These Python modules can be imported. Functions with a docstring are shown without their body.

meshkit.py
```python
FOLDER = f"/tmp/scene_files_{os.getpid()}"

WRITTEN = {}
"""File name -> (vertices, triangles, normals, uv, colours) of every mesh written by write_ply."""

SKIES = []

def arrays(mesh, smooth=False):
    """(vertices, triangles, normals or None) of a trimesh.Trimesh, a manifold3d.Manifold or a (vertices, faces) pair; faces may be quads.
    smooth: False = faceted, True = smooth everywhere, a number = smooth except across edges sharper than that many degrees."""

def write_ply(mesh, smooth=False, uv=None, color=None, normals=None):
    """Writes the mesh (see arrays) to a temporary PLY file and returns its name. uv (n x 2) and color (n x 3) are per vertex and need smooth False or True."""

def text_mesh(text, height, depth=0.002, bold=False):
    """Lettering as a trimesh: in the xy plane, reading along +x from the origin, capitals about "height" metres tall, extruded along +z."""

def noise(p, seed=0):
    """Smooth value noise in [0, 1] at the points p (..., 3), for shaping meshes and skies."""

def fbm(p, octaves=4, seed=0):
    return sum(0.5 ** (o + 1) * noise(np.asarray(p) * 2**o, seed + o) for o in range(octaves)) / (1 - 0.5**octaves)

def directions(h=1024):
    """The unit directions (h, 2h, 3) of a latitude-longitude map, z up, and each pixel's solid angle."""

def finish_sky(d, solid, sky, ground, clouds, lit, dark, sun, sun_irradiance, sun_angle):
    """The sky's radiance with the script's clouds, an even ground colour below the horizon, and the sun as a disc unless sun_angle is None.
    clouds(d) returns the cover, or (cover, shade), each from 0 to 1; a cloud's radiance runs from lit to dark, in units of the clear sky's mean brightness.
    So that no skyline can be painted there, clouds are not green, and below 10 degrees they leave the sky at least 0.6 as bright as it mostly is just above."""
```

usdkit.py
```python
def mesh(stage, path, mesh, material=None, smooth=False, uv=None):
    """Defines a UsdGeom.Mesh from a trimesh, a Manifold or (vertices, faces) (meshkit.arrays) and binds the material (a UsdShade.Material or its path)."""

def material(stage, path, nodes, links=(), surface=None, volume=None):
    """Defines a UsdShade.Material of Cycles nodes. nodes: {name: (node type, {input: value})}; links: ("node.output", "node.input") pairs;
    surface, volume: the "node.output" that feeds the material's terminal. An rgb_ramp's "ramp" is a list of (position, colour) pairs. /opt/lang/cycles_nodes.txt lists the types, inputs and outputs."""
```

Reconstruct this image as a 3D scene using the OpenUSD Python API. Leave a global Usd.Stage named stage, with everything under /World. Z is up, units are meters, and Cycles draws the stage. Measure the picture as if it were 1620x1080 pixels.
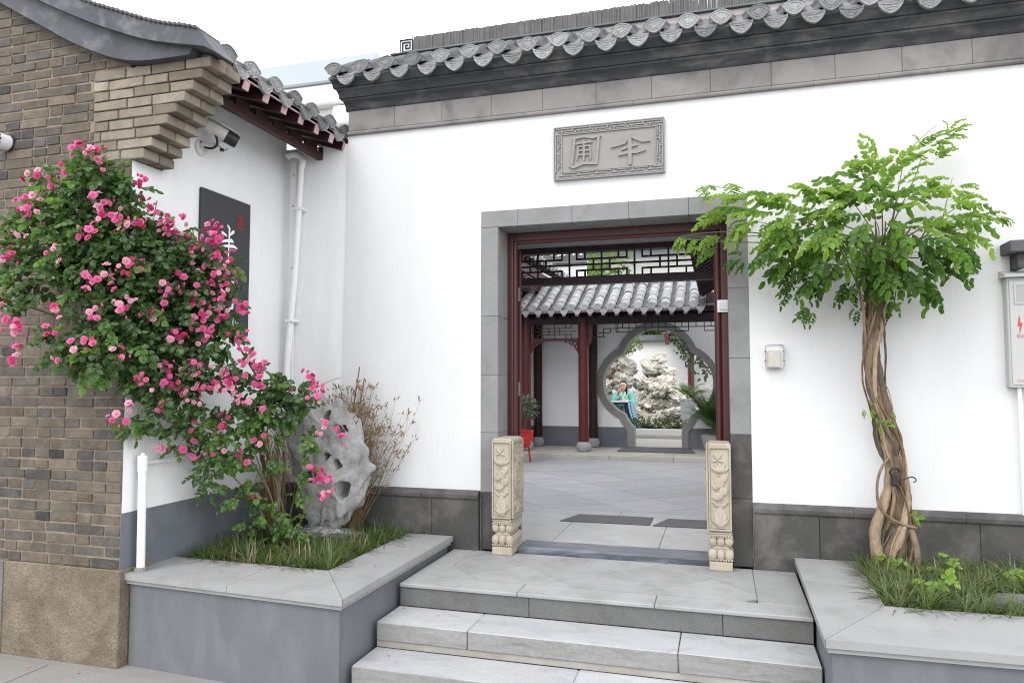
import math, random
import numpy as np, trimesh, usdkit, meshkit
import manifold3d as m3
from shapely.geometry import Polygon, Point, LineString, MultiPoint, box as sbox
from shapely.ops import unary_union
from shapely import affinity
from scipy.ndimage import gaussian_filter
from pxr import Usd, UsdGeom, UsdLux, UsdShade, Sdf, Gf, Vt

stage = Usd.Stage.CreateInMemory()
UsdGeom.SetStageUpAxis(stage, "Z")
UsdGeom.SetStageMetersPerUnit(stage, 1.0)
stage.SetDefaultPrim(UsdGeom.Xform.Define(stage, "/World").GetPrim())
PI = math.pi

# ------------------------------------------------------------------ camera, sky, sun, exposure
YAW, PITCH, ROLL = 0.2822, 0.0568, -0.0004
CAM = (1.604, -4.7484, 1.15)
EXPOSURE = 1.38
fwd = np.array([-math.sin(YAW) * math.cos(PITCH), math.cos(YAW) * math.cos(PITCH), math.sin(PITCH)])
rgt = np.array([math.cos(YAW), math.sin(YAW), 0.0])
upv = np.cross(rgt, fwd)
rgt, upv = rgt * math.cos(ROLL) + upv * math.sin(ROLL), upv * math.cos(ROLL) - rgt * math.sin(ROLL)
cam = UsdGeom.Camera.Define(stage, "/World/camera")
cam.AddTransformOp().Set(Gf.Matrix4d(*[float(x) for x in (*rgt, 0, *upv, 0, *(-fwd), 0, *CAM, 1)]))
cam.CreateHorizontalApertureAttr(36.0)
cam.CreateVerticalApertureAttr(24.0)
cam.CreateFocalLengthAttr(1129.05 / 1620 * 36.0)
cam.CreateFStopAttr(0.0)
cam.CreateExposureAttr(EXPOSURE)

SUN = np.array([-0.22, -0.60, 0.77])
SUN /= np.linalg.norm(SUN)
SKY_STRENGTH, CLOUD = 0.15, 6.6
elev, rot = math.asin(SUN[2]), math.atan2(SUN[0], SUN[1])
usdkit.material(stage, "/World/Looks/sky_material", {
    "sky": ("sky_texture", {"sky_type": "single_scattering", "sun_disc": False, "sun_elevation": elev, "sun_rotation": rot}),
    "tc": ("texture_coordinate", {}),
    "n": ("noise_texture", {"scale": 2.2, "detail": 4.0, "roughness": 0.5}),
    "r": ("rgb_ramp", {"ramp": [(0.0, (CLOUD * .94, CLOUD * .96, CLOUD)), (1.0, (CLOUD * 1.06, CLOUD * 1.06, CLOUD * 1.07))]}),
    "mx": ("mix", {"mix_type": "mix", "fac": 0.93}),
    "bg": ("background_shader", {"strength": SKY_STRENGTH}),
}, [("tc.generated", "n.vector"), ("n.fac", "r.fac"), ("sky.color", "mx.color1"), ("r.color", "mx.color2"), ("mx.color", "bg.color")], surface="bg.background")
sky = UsdLux.DomeLight.Define(stage, "/World/sky")
UsdShade.MaterialBindingAPI.Apply(sky.GetPrim()).Bind(UsdShade.Material.Get(stage, "/World/Looks/sky_material"))
sun = UsdLux.DistantLight.Define(stage, "/World/sun")
sun.CreateIntensityAttr(0.13)
sun.CreateAngleAttr(28.0)
sun.CreateColorAttr(Gf.Vec3f(1.0, 0.965, 0.92))
sun.GetPrim().CreateAttribute("inputs:normalize", Sdf.ValueTypeNames.Bool).Set(True)
zx = np.cross([0, 0, 1.0], SUN); zx /= np.linalg.norm(zx); zy = np.cross(SUN, zx)
sun.AddTransformOp().Set(Gf.Matrix4d(*[float(x) for x in (*zx, 0, *zy, 0, *SUN, 0, 0, 0, 6, 1)]))

# ------------------------------------------------------------------ helpers
TAKEN, ORG = {}, {}
def numbered(parent, name):
    k = (parent, name)
    n = TAKEN.get(k, -1) + 1
    TAKEN[k] = n
    return f"{parent}/{name}" if n == 0 else f"{parent}/{name}_{n:03d}"

def tag(prim, label=None, cat=None, group=None, kind=None):
    for k, v in (("label", label), ("category", cat), ("group", group), ("kind", kind)):
        if v:
            prim.SetCustomDataByKey(k, v)
    return prim

def thing(name, label, cat, loc=(0, 0, 0), group=None, kind=None):
    p = numbered("/World", name)
    x = UsdGeom.Xform.Define(stage, p)
    x.AddTranslateOp().Set(Gf.Vec3d(*map(float, loc)))
    ORG[p] = np.array(loc, float)
    return tag(x.GetPrim(), label, cat, group, kind)

def structure(name, loc=(0, 0, 0)):
    return thing(name, None, None, loc, None, "structure")

def part(parent, name, mesh, mat, smooth=False, label=None, kind=None):
    """One Mesh prim under a thing (or a part); the shape is given in world coordinates."""
    pp = str(parent.GetPath())
    if isinstance(mesh, MB): mesh = mesh.get()
    v, f, n = meshkit.arrays(mesh, smooth)
    v = v - ORG["/".join(pp.split("/")[:3])]
    m = UsdGeom.Mesh.Define(stage, numbered(pp, name))
    m.CreatePointsAttr(Vt.Vec3fArray.FromNumpy(v.astype(np.float32)))
    m.CreateFaceVertexCountsAttr(Vt.IntArray.FromNumpy(np.full(len(f), 3, np.int32)))
    m.CreateFaceVertexIndicesAttr(Vt.IntArray.FromNumpy(f.astype(np.int32).ravel()))
    m.CreateSubdivisionSchemeAttr("none")
    if n is not None:
        m.CreateNormalsAttr(Vt.Vec3fArray.FromNumpy(n.astype(np.float32)))
        m.SetNormalsInterpolation("vertex")
    UsdShade.MaterialBindingAPI.Apply(m.GetPrim()).Bind(mat)
    return tag(m.GetPrim(), label, None, None, kind)

def copy_of(src, loc, label, group=None, rotz=0.0):
    name = src.GetName()
    p = numbered("/World", name)
    x = UsdGeom.Xform.Define(stage, p)
    x.GetPrim().GetReferences().AddInternalReference(src.GetPath())
    x.ClearXformOpOrder()
    x.AddTranslateOp().Set(Gf.Vec3d(*map(float, loc)))
    if rotz:
        x.AddRotateZOp().Set(float(rotz))
    x.GetPrim().SetInstanceable(True)
    return tag(x.GetPrim(), label, None, group)

class MB:
    def __init__(s): s.v, s.f, s.n = [], [], 0
    def add(s, m):
        if isinstance(m, (tuple, list)): v, f = np.asarray(m[0], float), np.asarray(m[1], int)
        elif isinstance(m, MB): v, f = m.get()
        else: v, f = np.asarray(m.vertices, float), np.asarray(m.faces, int)
        if f.shape[1] == 4: f = np.vstack([f[:, [0, 1, 2]], f[:, [0, 2, 3]]])
        s.v.append(v); s.f.append(f + s.n); s.n += len(v)
        return s
    def get(s): return np.vstack(s.v), np.vstack(s.f)

_ct = []
for sx in (-1, 1):
    for sy in (-1, 1):
        for sz in (-1, 1):
            for k in range(3): _ct.append((sx, sy, sz, k))
def _chv(hx, hy, hz, b):
    o = []
    for sx, sy, sz, k in _ct:
        o.append((sx * (hx - (0 if k == 0 else b)), sy * (hy - (0 if k == 1 else b)), sz * (hz - (0 if k == 2 else b))))
    return np.array(o)
_hull = trimesh.convex.convex_hull(_chv(1, 1, 1, .2))
from scipy.spatial import cKDTree
_chf = cKDTree(_chv(1, 1, 1, .2)).query(_hull.vertices)[1][_hull.faces]

def bx(x0, x1, y0, y1, z0, z1, b=0.0, rng=None, jit=0.0):
    """A box with chamfered edges between two corners."""
    h = np.array([x1 - x0, y1 - y0, z1 - z0]) / 2
    c = np.array([x0 + x1, y0 + y1, z0 + z1]) / 2
    if b <= 0:
        m = trimesh.creation.box(2 * h)
        return m.vertices + c, m.faces
    v = _chv(*h, min(b, .45 * h.min()))
    if rng is not None and jit: v = v + rng.uniform(-jit, jit, v.shape)
    return v + c, _chf.copy()

def obx(c, ax, ay, az, b=0.0):
    """An oriented box: centre and three half-axis vectors."""
    c, A = np.asarray(c, float), np.array([ax, ay, az], float)
    h = np.linalg.norm(A, axis=1)
    v, f = bx(-h[0], h[0], -h[1], h[1], -h[2], h[2], b)
    return v @ (A / h[:, None]) + c, f

def beam(p, q, w, h, b=0.0, up=(0, 0, 1)):
    p, q = np.asarray(p, float), np.asarray(q, float)
    d = q - p; L = np.linalg.norm(d); d /= L
    s = np.cross(d, up); s /= np.linalg.norm(s); u = np.cross(s, d)
    return obx((p + q) / 2, d * L / 2, s * w / 2, u * h / 2, b)

def tube(pts, rad, sides=7, cap=True):
    p = np.asarray(pts, float); n = len(p)
    r = np.broadcast_to(np.asarray(rad, float), (n,))
    t = np.gradient(p, axis=0); t /= np.linalg.norm(t, axis=1, keepdims=True) + 1e-12
    a = np.cross(t[0], [0.3, 0.2, 0.9]); a /= np.linalg.norm(a)
    A = []
    for i in range(n):
        a = a - t[i] * (a @ t[i]); a /= np.linalg.norm(a); A.append(a)
    A = np.array(A); B = np.cross(t, A)
    th = np.arange(sides) * 2 * PI / sides
    v = (p[:, None] + r[:, None, None] * (np.cos(th)[None, :, None] * A[:, None] + np.sin(th)[None, :, None] * B[:, None])).reshape(-1, 3)
    f = []
    for i in range(n - 1):
        for j in range(sides):
            k = (j + 1) % sides
            f += [(i * sides + j, i * sides + k, (i + 1) * sides + k), (i * sides + j, (i + 1) * sides + k, (i + 1) * sides + j)]
    if cap:
        v = np.vstack([v, p[0], p[-1]])
        for j in range(sides):
            k = (j + 1) % sides
            f += [(len(v) - 2, k, j), (len(v) - 1, (n - 1) * sides + j, (n - 1) * sides + k)]
    return v, np.array(f)

def smooth_path(pts, n=40):
    from scipy.interpolate import CubicSpline
    p = np.asarray(pts, float)
    s = np.r_[0, np.cumsum(np.linalg.norm(np.diff(p[:, :3], axis=0), axis=1))]
    return CubicSpline(s, p)(np.linspace(0, s[-1], n))

def ext(poly, a, b, plane="xz"):
    """Extrudes a shapely polygon drawn in a plane along the third axis from a to b."""
    mb = MB()
    for g in getattr(poly, "geoms", [poly]):
        if g.is_empty or g.area < 1e-9: continue
        m = trimesh.creation.extrude_polygon(g, b - a, engine="earcut")
        x, y, z = m.vertices.T
        v = np.c_[x, b - z, y] if plane == "xz" else np.c_[a + z, x, y] if plane == "yz" else np.c_[x, y, a + z]
        mb.add((v, m.faces))
    return mb.get()

def lathe(prof, c, n=20):
    """prof: (radius, z) from bottom to top around a vertical axis at c."""
    prof = np.asarray(prof, float); m = len(prof)
    th = np.arange(n) * 2 * PI / n
    v = np.stack([prof[:, None, 0] * np.cos(th), prof[:, None, 0] * np.sin(th), np.repeat(prof[:, 1:2], n, 1)], -1).reshape(-1, 3)
    f = []
    for i in range(m - 1):
        for j in range(n):
            k = (j + 1) % n
            f += [(i * n + j, i * n + k, (i + 1) * n + k), (i * n + j, (i + 1) * n + k, (i + 1) * n + j)]
    v = np.vstack([v, [0, 0, prof[0, 1]], [0, 0, prof[-1, 1]]])
    for j in range(n):
        k = (j + 1) % n
        f += [(len(v) - 2, k, j), (len(v) - 1, (m - 1) * n + j, (m - 1) * n + k)]
    return v + np.asarray(c, float), np.array(f)

def stroke(pts):
    """A brush stroke: (a, b, half width) points -> polygon."""
    out = []
    for (x0, y0, w0), (x1, y1, w1) in zip(pts[:-1], pts[1:]):
        out.append(unary_union([Point(x0, y0).buffer(w0, 5), Point(x1, y1).buffer(w1, 5)]).convex_hull)
    return unary_union(out)

def place(T, R, pos, s=1.0):
    """Template (v, f) put at many places: R (n,3,3) rows are the axes, pos (n,3)."""
    v, f = T; n = len(pos)
    s = np.broadcast_to(np.asarray(s, float), (n,))
    V = np.einsum("vi,nij->nvj", v, R) * s[:, None, None] + pos[:, None]
    F = f[None] + (np.arange(n) * len(v))[:, None, None]
    return V.reshape(-1, 3), F.reshape(-1, 3)

def frames(d, nrm):
    """Rows x = direction, z = normal as near as possible to nrm."""
    d = d / np.linalg.norm(d, axis=1, keepdims=True)
    y = np.cross(nrm, d); y /= np.linalg.norm(y, axis=1, keepdims=True) + 1e-9
    return np.stack([d, y, np.cross(d, y)], 1)

# ------------------------------------------------------------------ materials
def M(name, col, var=.12, scale=5.0, rough=.65, fine=40.0, fvar=.08, bump=0.0, bscale=90.0, spec=.35, rnd=0.0, stain=None, stain_scale=1.6, stain_amt=.5, island=0.0, stretch=(1, 1, 1), metal=0.0, trans=None, transmix=.3, bdist=.004, detail=5.0):
    """A surface with broad and fine tone variation, optional stains, relief and variation from piece to piece."""
    col = np.array(col, float)
    n = {"geo": ("geometry", {}), "mp": ("mapping", {"mapping_type": "point", "scale": stretch}),
         "n1": ("noise_texture", {"scale": scale, "detail": detail, "roughness": .6}),
         "r1": ("rgb_ramp", {"ramp": [(.25, col * (1 - var)), (.5, col), (.75, np.minimum(col * (1 + var), .93))]}),
         "n2": ("noise_texture", {"scale": fine, "detail": 4.0, "roughness": .65}),
         "r2": ("rgb_ramp", {"ramp": [(.25, (1 - fvar,) * 3), (.75, (1.0,) * 3)]}),
         "mu": ("mix", {"mix_type": "multiply", "fac": 1.0}),
         "p": ("principled_bsdf", {"roughness": rough, "specular_ior_level": spec, "metallic": metal})}
    l = [("geo.position", "mp.vector"), ("mp.vector", "n1.vector"), ("mp.vector", "n2.vector"), ("n1.fac", "r1.fac"), ("n2.fac", "r2.fac"), ("r1.color", "mu.color1"), ("r2.color", "mu.color2")]
    out = "mu.color"
    if stain is not None:
        n["n3"] = ("noise_texture", {"scale": stain_scale, "detail": 6.0, "roughness": .62, "distortion": .4})
        n["r3"] = ("rgb_ramp", {"ramp": [(.48, (0, 0, 0)), (.68, (stain_amt,) * 3)]})
        n["ms"] = ("mix", {"mix_type": "mix", "color2": stain})
        l += [("mp.vector", "n3.vector"), ("n3.fac", "r3.fac"), ("r3.color", "ms.fac"), (out, "ms.color1")]
        out = "ms.color"
    src = "oi.random" if rnd else "geo.random_per_island" if island else None
    if src:
        amt = rnd or island
        n["oi"] = ("object_info", {})
        n["mr"] = ("map_range", {"from_min": 0.0, "from_max": 1.0, "to_min": 1 - amt, "to_max": 1 + amt})
        n["hv"] = ("hsv", {"hue": .5, "saturation": 1.0})
        l += [(src, "mr.value"), ("mr.result", "hv.value"), (out, "hv.color")]
        out = "hv.color"
    l.append((out, "p.base_color"))
    if bump:
        n["n4"] = ("noise_texture", {"scale": bscale, "detail": 5.0, "roughness": .6})
        n["b"] = ("bump", {"strength": bump, "distance": bdist})
        l += [("mp.vector", "n4.vector"), ("n4.fac", "b.height"), ("b.normal", "p.normal")]
    surf = "p.BSDF"
    if trans is not None:
        n["t"] = ("translucent_bsdf", {"color": trans})
        n["mc"] = ("mix_closure", {"fac": transmix})
        l += [("p.BSDF", "mc.closure1"), ("t.BSDF", "mc.closure2")]
        surf = "mc.closure"
    return usdkit.material(stage, f"/World/Looks/{name}", n, l, surface=surf)

white_wall = M("white_plaster", (.640, .642, .645), .030, 1.3, .85, 26, .05, .18, 70, .2, stain=(.55, .55, .543), stain_scale=1.8, stain_amt=.35, stretch=(1.6, 1.6, .28))
white_wall_old = M("aged_white_plaster", (.78, .785, .79), .035, 1.5, .85, 25, .05, .18, 70, .2, stain=(.64, .64, .635), stain_scale=1.4, stain_amt=.5, stretch=(1.6, 1.6, .35))
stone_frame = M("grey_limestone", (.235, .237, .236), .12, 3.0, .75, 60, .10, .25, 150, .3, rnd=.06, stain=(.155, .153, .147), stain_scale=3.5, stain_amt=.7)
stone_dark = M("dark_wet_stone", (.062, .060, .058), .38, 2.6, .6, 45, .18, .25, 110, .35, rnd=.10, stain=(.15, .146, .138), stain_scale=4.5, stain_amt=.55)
cornice_mat = M("weathered_cornice", (.050, .052, .057), .30, 2.2, .8, 50, .2, .3, 80, .3, stain=(.17, .165, .16), stain_scale=4.0, stain_amt=.6, stretch=(1, 1, 2.5))
band_mat = M("grey_brick_panel", (.25, .238, .228), .14, 2.0, .8, 70, .08, .2, 130, .25, rnd=.05, stain=(.075, .076, .08), stain_scale=1.6, stain_amt=.8)
tile_end = M("carved_tile_end", (.25, .255, .25), .45, 55, .85, 130, .35, .9, 75, .25, rnd=.28, bdist=.01)
tile_plate = M("carved_tile_plate", (.285, .29, .29), .35, 55, .9, 130, .3, .7, 75, .2, rnd=.34, bdist=.008, stain=(.13, .135, .125), stain_scale=6, stain_amt=.6)
gallery_wall_mat = M("bright_plaster", (.87, .87, .87), .02, 1.2, .85)
tile_dark = M("dark_roof_tile", (.11, .115, .122), .30, 8, .8, 60, .2, .4, 90, .3, rnd=.2, island=0)
tile_pale = M("pale_roof_tile", (.295, .30, .30), .25, 14, .8, 70, .2, .4, 90, .3, rnd=.16)
ridge_mat = M("ridge_tile", (.33, .32, .318), .22, 9, .85, 60, .15, .2, 90, .25, island=.60)
ridge_bed = M("pinkish_mortar", (.40, .365, .36), .15, 5, .9, 60, .12, .3, 90, .2)
tile_bed = M("tile_bedding_mortar", (.17, .165, .17), .25, 5, .9, 60, .15, .3, 90, .2)
dark_tile_edge = M("green_grey_tile", (.13, .15, .145), .25, 6, .8, 60, .15)
verge_mat = M("verge_plaster", (.070, .075, .085), .30, 4, .7, 40, .18, .3, 60, .35, stain=(.30, .30, .31), stain_scale=5, stain_amt=.35)
white_trim = M("white_trim", (.74, .74, .73), .04)
mortar_mat = M("old_mortar", (.27, .22, .168), .25, 9, .95, 70, .25, .8, 70, .15, stain=(.12, .10, .08), stain_scale=3, stain_amt=.6, bdist=.01)
render_base = M("brown_render", (.245, .202, .150), .34, 7, .95, 70, .45, 1.0, 60, .15, stain=(.13, .11, .085), stain_scale=6, stain_amt=.7, bdist=.012)
concrete_patch = M("cement_patch", (.16, .155, .145), .2, 6, .9, 60, .15, .4, 80, .2)
BRICKS = [M(f"old_brick_{w}", c, .25, 14, .92, 70, .28, .8, 85, .15, rnd=.16, stain=s, stain_scale=9, stain_amt=.6, bdist=.008) for w, c, s in (
    ("brown", (.135, .114, .092), (.19, .163, .13)), ("tan", (.175, .145, .112), (.115, .10, .083)), ("grey", (.112, .102, .092), (.165, .143, .12)),
    ("slate", (.074, .071, .069), (.135, .12, .105)), ("dun", (.138, .116, .092), (.085, .075, .063)), ("black", (.040, .041, .045), (.085, .08, .072)))]
CORBEL = [M(f"corbel_brick_{w}", c, .2, 12, .92, 70, .22, .7, 85, .15, rnd=.12, stain=s, stain_scale=7, stain_amt=.55, bdist=.007) for w, c, s in (
    ("tan", (.255, .220, .175), (.165, .143, .115)), ("pale", (.31, .272, .222), (.20, .174, .142)), ("dun", (.205, .175, .138), (.125, .108, .088)))]
blue_grey = M("blue_grey_paint", (.135, .148, .170), .10, 2.5, .6, 60, .06, .12, 90, .35, stain=(.20, .21, .22), stain_scale=3, stain_amt=.6)
planter_paint = M("planter_paint", (.122, .130, .143), .14, 2.0, .55, 50, .07, .15, 60, .4, stain=(.175, .182, .195), stain_scale=3.0, stain_amt=.5, stretch=(1.6, 1.6, .6))
coping_mat = M("honed_grey_stone", (.285, .287, .285), .07, 4, .7, 120, .10, .12, 200, .3, rnd=.04, stain=(.205, .204, .198), stain_scale=4.5, stain_amt=.65)
landing_mat = M("landing_stone", (.30, .302, .30), .10, 3.2, .65, 90, .10, .12, 150, .35, rnd=.05, stain=(.205, .204, .197), stain_scale=4.2, stain_amt=.7)
granite_riser = M("speckled_granite", (.165, .166, .163), .18, 6, .75, 190, .45, .4, 200, .3, rnd=.06, stain=(.095, .09, .078), stain_scale=5, stain_amt=.7)
marble_top = M("pale_marble", (.385, .392, .402), .12, 3, .5, 40, .08, .06, 90, .4, rnd=.05, stretch=(1, 2.5, 2.5), stain=(.31, .315, .325), stain_scale=4.5, stain_amt=.7)
marble_riser = M("grey_marble", (.265, .262, .25), .18, 4, .6, 50, .15, .15, 90, .35, rnd=.06, stretch=(.6, 2, 3.5), stain=(.19, .172, .14), stain_scale=4, stain_amt=.7)
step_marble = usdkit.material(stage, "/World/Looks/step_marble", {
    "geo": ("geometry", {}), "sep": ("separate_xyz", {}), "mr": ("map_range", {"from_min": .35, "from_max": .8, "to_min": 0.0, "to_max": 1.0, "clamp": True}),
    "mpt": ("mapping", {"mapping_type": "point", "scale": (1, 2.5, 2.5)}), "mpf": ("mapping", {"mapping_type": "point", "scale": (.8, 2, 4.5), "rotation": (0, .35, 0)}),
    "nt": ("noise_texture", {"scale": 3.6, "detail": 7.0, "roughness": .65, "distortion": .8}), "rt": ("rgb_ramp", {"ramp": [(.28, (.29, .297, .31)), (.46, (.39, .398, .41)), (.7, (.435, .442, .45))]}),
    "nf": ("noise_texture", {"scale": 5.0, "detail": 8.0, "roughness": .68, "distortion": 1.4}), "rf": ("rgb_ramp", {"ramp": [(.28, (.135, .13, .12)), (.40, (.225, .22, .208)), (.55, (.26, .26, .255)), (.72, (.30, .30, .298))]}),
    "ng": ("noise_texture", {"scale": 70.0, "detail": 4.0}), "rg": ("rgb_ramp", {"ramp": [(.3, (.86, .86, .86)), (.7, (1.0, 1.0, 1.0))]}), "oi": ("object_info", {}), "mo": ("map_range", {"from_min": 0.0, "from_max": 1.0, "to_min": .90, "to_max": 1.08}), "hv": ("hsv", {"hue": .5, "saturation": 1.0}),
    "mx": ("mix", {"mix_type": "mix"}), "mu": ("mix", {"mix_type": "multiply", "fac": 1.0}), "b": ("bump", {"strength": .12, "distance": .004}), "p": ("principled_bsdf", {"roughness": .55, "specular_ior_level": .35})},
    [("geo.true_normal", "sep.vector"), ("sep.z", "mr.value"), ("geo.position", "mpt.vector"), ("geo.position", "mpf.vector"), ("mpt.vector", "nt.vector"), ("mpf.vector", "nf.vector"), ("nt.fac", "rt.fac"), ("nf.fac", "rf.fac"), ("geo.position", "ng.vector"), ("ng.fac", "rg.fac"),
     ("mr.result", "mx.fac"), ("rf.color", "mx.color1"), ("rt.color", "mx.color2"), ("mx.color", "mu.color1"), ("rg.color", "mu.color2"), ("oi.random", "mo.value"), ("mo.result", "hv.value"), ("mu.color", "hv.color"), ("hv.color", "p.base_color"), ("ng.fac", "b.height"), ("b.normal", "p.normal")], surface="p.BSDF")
blue_slab = M("blue_veined_slab", (.088, .10, .122), .35, 7, .35, 60, .2, .08, 90, .5, stretch=(.5, 2.6, 2.6), stain=(.22, .23, .255), stain_scale=9, stain_amt=.7)
court_tile = M("courtyard_tile", (.355, .365, .388), .14, 3, .5, 60, .10, .12, 90, .4, rnd=.09, stretch=(.6, 1.8, 1), stain=(.30, .305, .32), stain_scale=2.2, stain_amt=.6)
inner_slab = M("entry_slab", (.38, .38, .38), .10, 4, .6, 60, .08, .1, 90, .4, rnd=.05, stain=(.26, .258, .25), stain_scale=3, stain_amt=.6)
mat_mat = M("rubber_mat", (.135, .135, .145), .10, 10, .9, 200, .25, .5, 260, .2)
step_stone = M("gallery_paving", (.40, .385, .35), .16, 3, .7, 50, .12, .12, 90, .3, rnd=.10)
kerb_dark = M("gallery_kerb", (.21, .21, .20), .25, 6, .7, 50, .15)
red_paint = M("oxblood_lacquer", (.056, .010, .011), .16, 6, .38, 50, .12, .05, 60, .5, stretch=(4, 4, .6))
maroon = M("maroon_timber", (.034, .0105, .0125), .2, 6, .55, 50, .15, .05, 60, .3, stretch=(.6, 4, 4))
red_bright = M("red_lacquer", (.085, .011, .010), .14, 6, .35, 50, .12, .05, 60, .5, stretch=(4, 4, .6))
dark_wood = M("dark_lacquer", (.030, .012, .013), .2, 6, .5, 50, .15)
beam_wood = M("dark_beam", (.035, .022, .027), .2, 4, .5, 50, .15)
rafter_end = M("faded_red_paint", (.46, .32, .33), .15, 20, .7)
ceiling_mat = M("grey_soffit", (.55, .55, .56), .06)
carved_stone = M("cream_carved_stone", (.40, .355, .285), .12, 8, .75, 70, .14, .25, 140, .3, stain=(.27, .225, .165), stain_scale=7, stain_amt=.5)
plaque_mat = M("plaque_stone", (.27, .264, .258), .05, 6, .85, 80, .08, .15, 160, .25)
black_board = M("black_board", (.020, .022, .026), .10, 3, .42, 50, .08, 0, 90, .5)
white_paint = M("white_letters", (.80, .80, .80), .02)
seal_red = M("seal_red", (.36, .018, .022), .10, 60)
pvc = M("white_plastic", (.76, .75, .765), .03, 4, .35, 40, .03, 0, 90, .5)
black_plastic = M("black_plastic", (.02, .02, .022), .1, 6, .4)
grey_metal = M("grey_metal", (.25, .25, .255), .1, 12, .45, 60, .1)
cam_white = M("camera_shell", (.62, .61, .59), .05, 8, .45)
elec_mat = M("grey_enamel", (.42, .435, .42), .05, 5, .5, 60, .05)
warn_red = M("warning_red", (.55, .05, .06), .05, 30)
box_beige = M("beige_plastic", (.60, .57, .49), .03, 8, .45)
clear_cover = usdkit.material(stage, "/World/Looks/clear_cover", {"t": ("transparent_bsdf", {"color": (.985, .985, .985)}), "g": ("glossy_bsdf", {"color": (.9, .9, .9), "roughness": .05}), "f": ("fresnel", {"IOR": 1.25}), "m": ("mix_closure", {})},
                            [("f.fac", "m.fac"), ("t.BSDF", "m.closure1"), ("g.BSDF", "m.closure2")], surface="m.closure")
led = usdkit.material(stage, "/World/Looks/red_led", {"e": ("emission", {"color": (1, .12, .08), "strength": 4.0})}, [], surface="e.emission")
soil_mat = M("dark_soil", (.045, .035, .026), .4, 12, .95, 60, .4, .9, 60, .1, bdist=.02)
ground_mat = M("street_concrete", (.25, .242, .228), .10, 1.5, .9, 60, .15, .35, 120, .2, stain=(.19, .183, .17), stain_scale=1.4, stain_amt=.5)
rock_mat = M("scholar_rock", (.31, .31, .305), .25, 5, .85, 40, .22, .6, 40, .25, stain=(.19, .185, .175), stain_scale=7, stain_amt=.6, bdist=.012)
rockery_mat = M("cream_rockery", (.72, .68, .61), .35, 5, .9, 25, .3, .9, 22, .2, stain=(.17, .14, .11), stain_scale=3.2, stain_amt=.6, bdist=.03, rnd=.15)
bark_pale = M("pale_vine_bark", (.36, .27, .185), .3, 16, .9, 90, .35, .9, 120, .15, stretch=(1, 1, .35), stain=(.12, .09, .065), stain_scale=14, stain_amt=.6, bdist=.008, rnd=.15)
bark_dark = M("dark_vine_bark", (.15, .112, .085), .3, 16, .9, 90, .35, .9, 120, .15, stretch=(1, 1, .35), stain=(.05, .04, .033), stain_scale=14, stain_amt=.6, bdist=.008, rnd=.15)
bark_mat = M("vine_bark", (.255, .190, .135), .35, 16, .9, 90, .35, .9, 120, .15, stretch=(1, 1, .35), stain=(.07, .052, .042), stain_scale=14, stain_amt=.6, bdist=.008, rnd=.15)
stem_mat = M("rose_stem", (.22, .19, .09), .25, 12, .7)
stem_brown = M("brown_stem", (.17, .105, .06), .3, 20, .85, 90, .3, .6, 120, .2)
twig_mat = M("green_twig", (.16, .20, .06), .2, 12, .7)
dry_mat = M("dry_straw", (.36, .25, .135), .3, 20, .9, 60, .2, island=.4)
rose_leaf = M("rose_leaf", (.096, .188, .058), .25, 9, .27, 40, .15, 0, 90, .6, island=.55, trans=(.14, .30, .04), transmix=.22)
rose_leaf_new = M("young_rose_leaf", (.15, .28, .070), .2, 9, .36, 40, .12, 0, 90, .5, island=.35, trans=(.25, .45, .06), transmix=.28)
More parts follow.
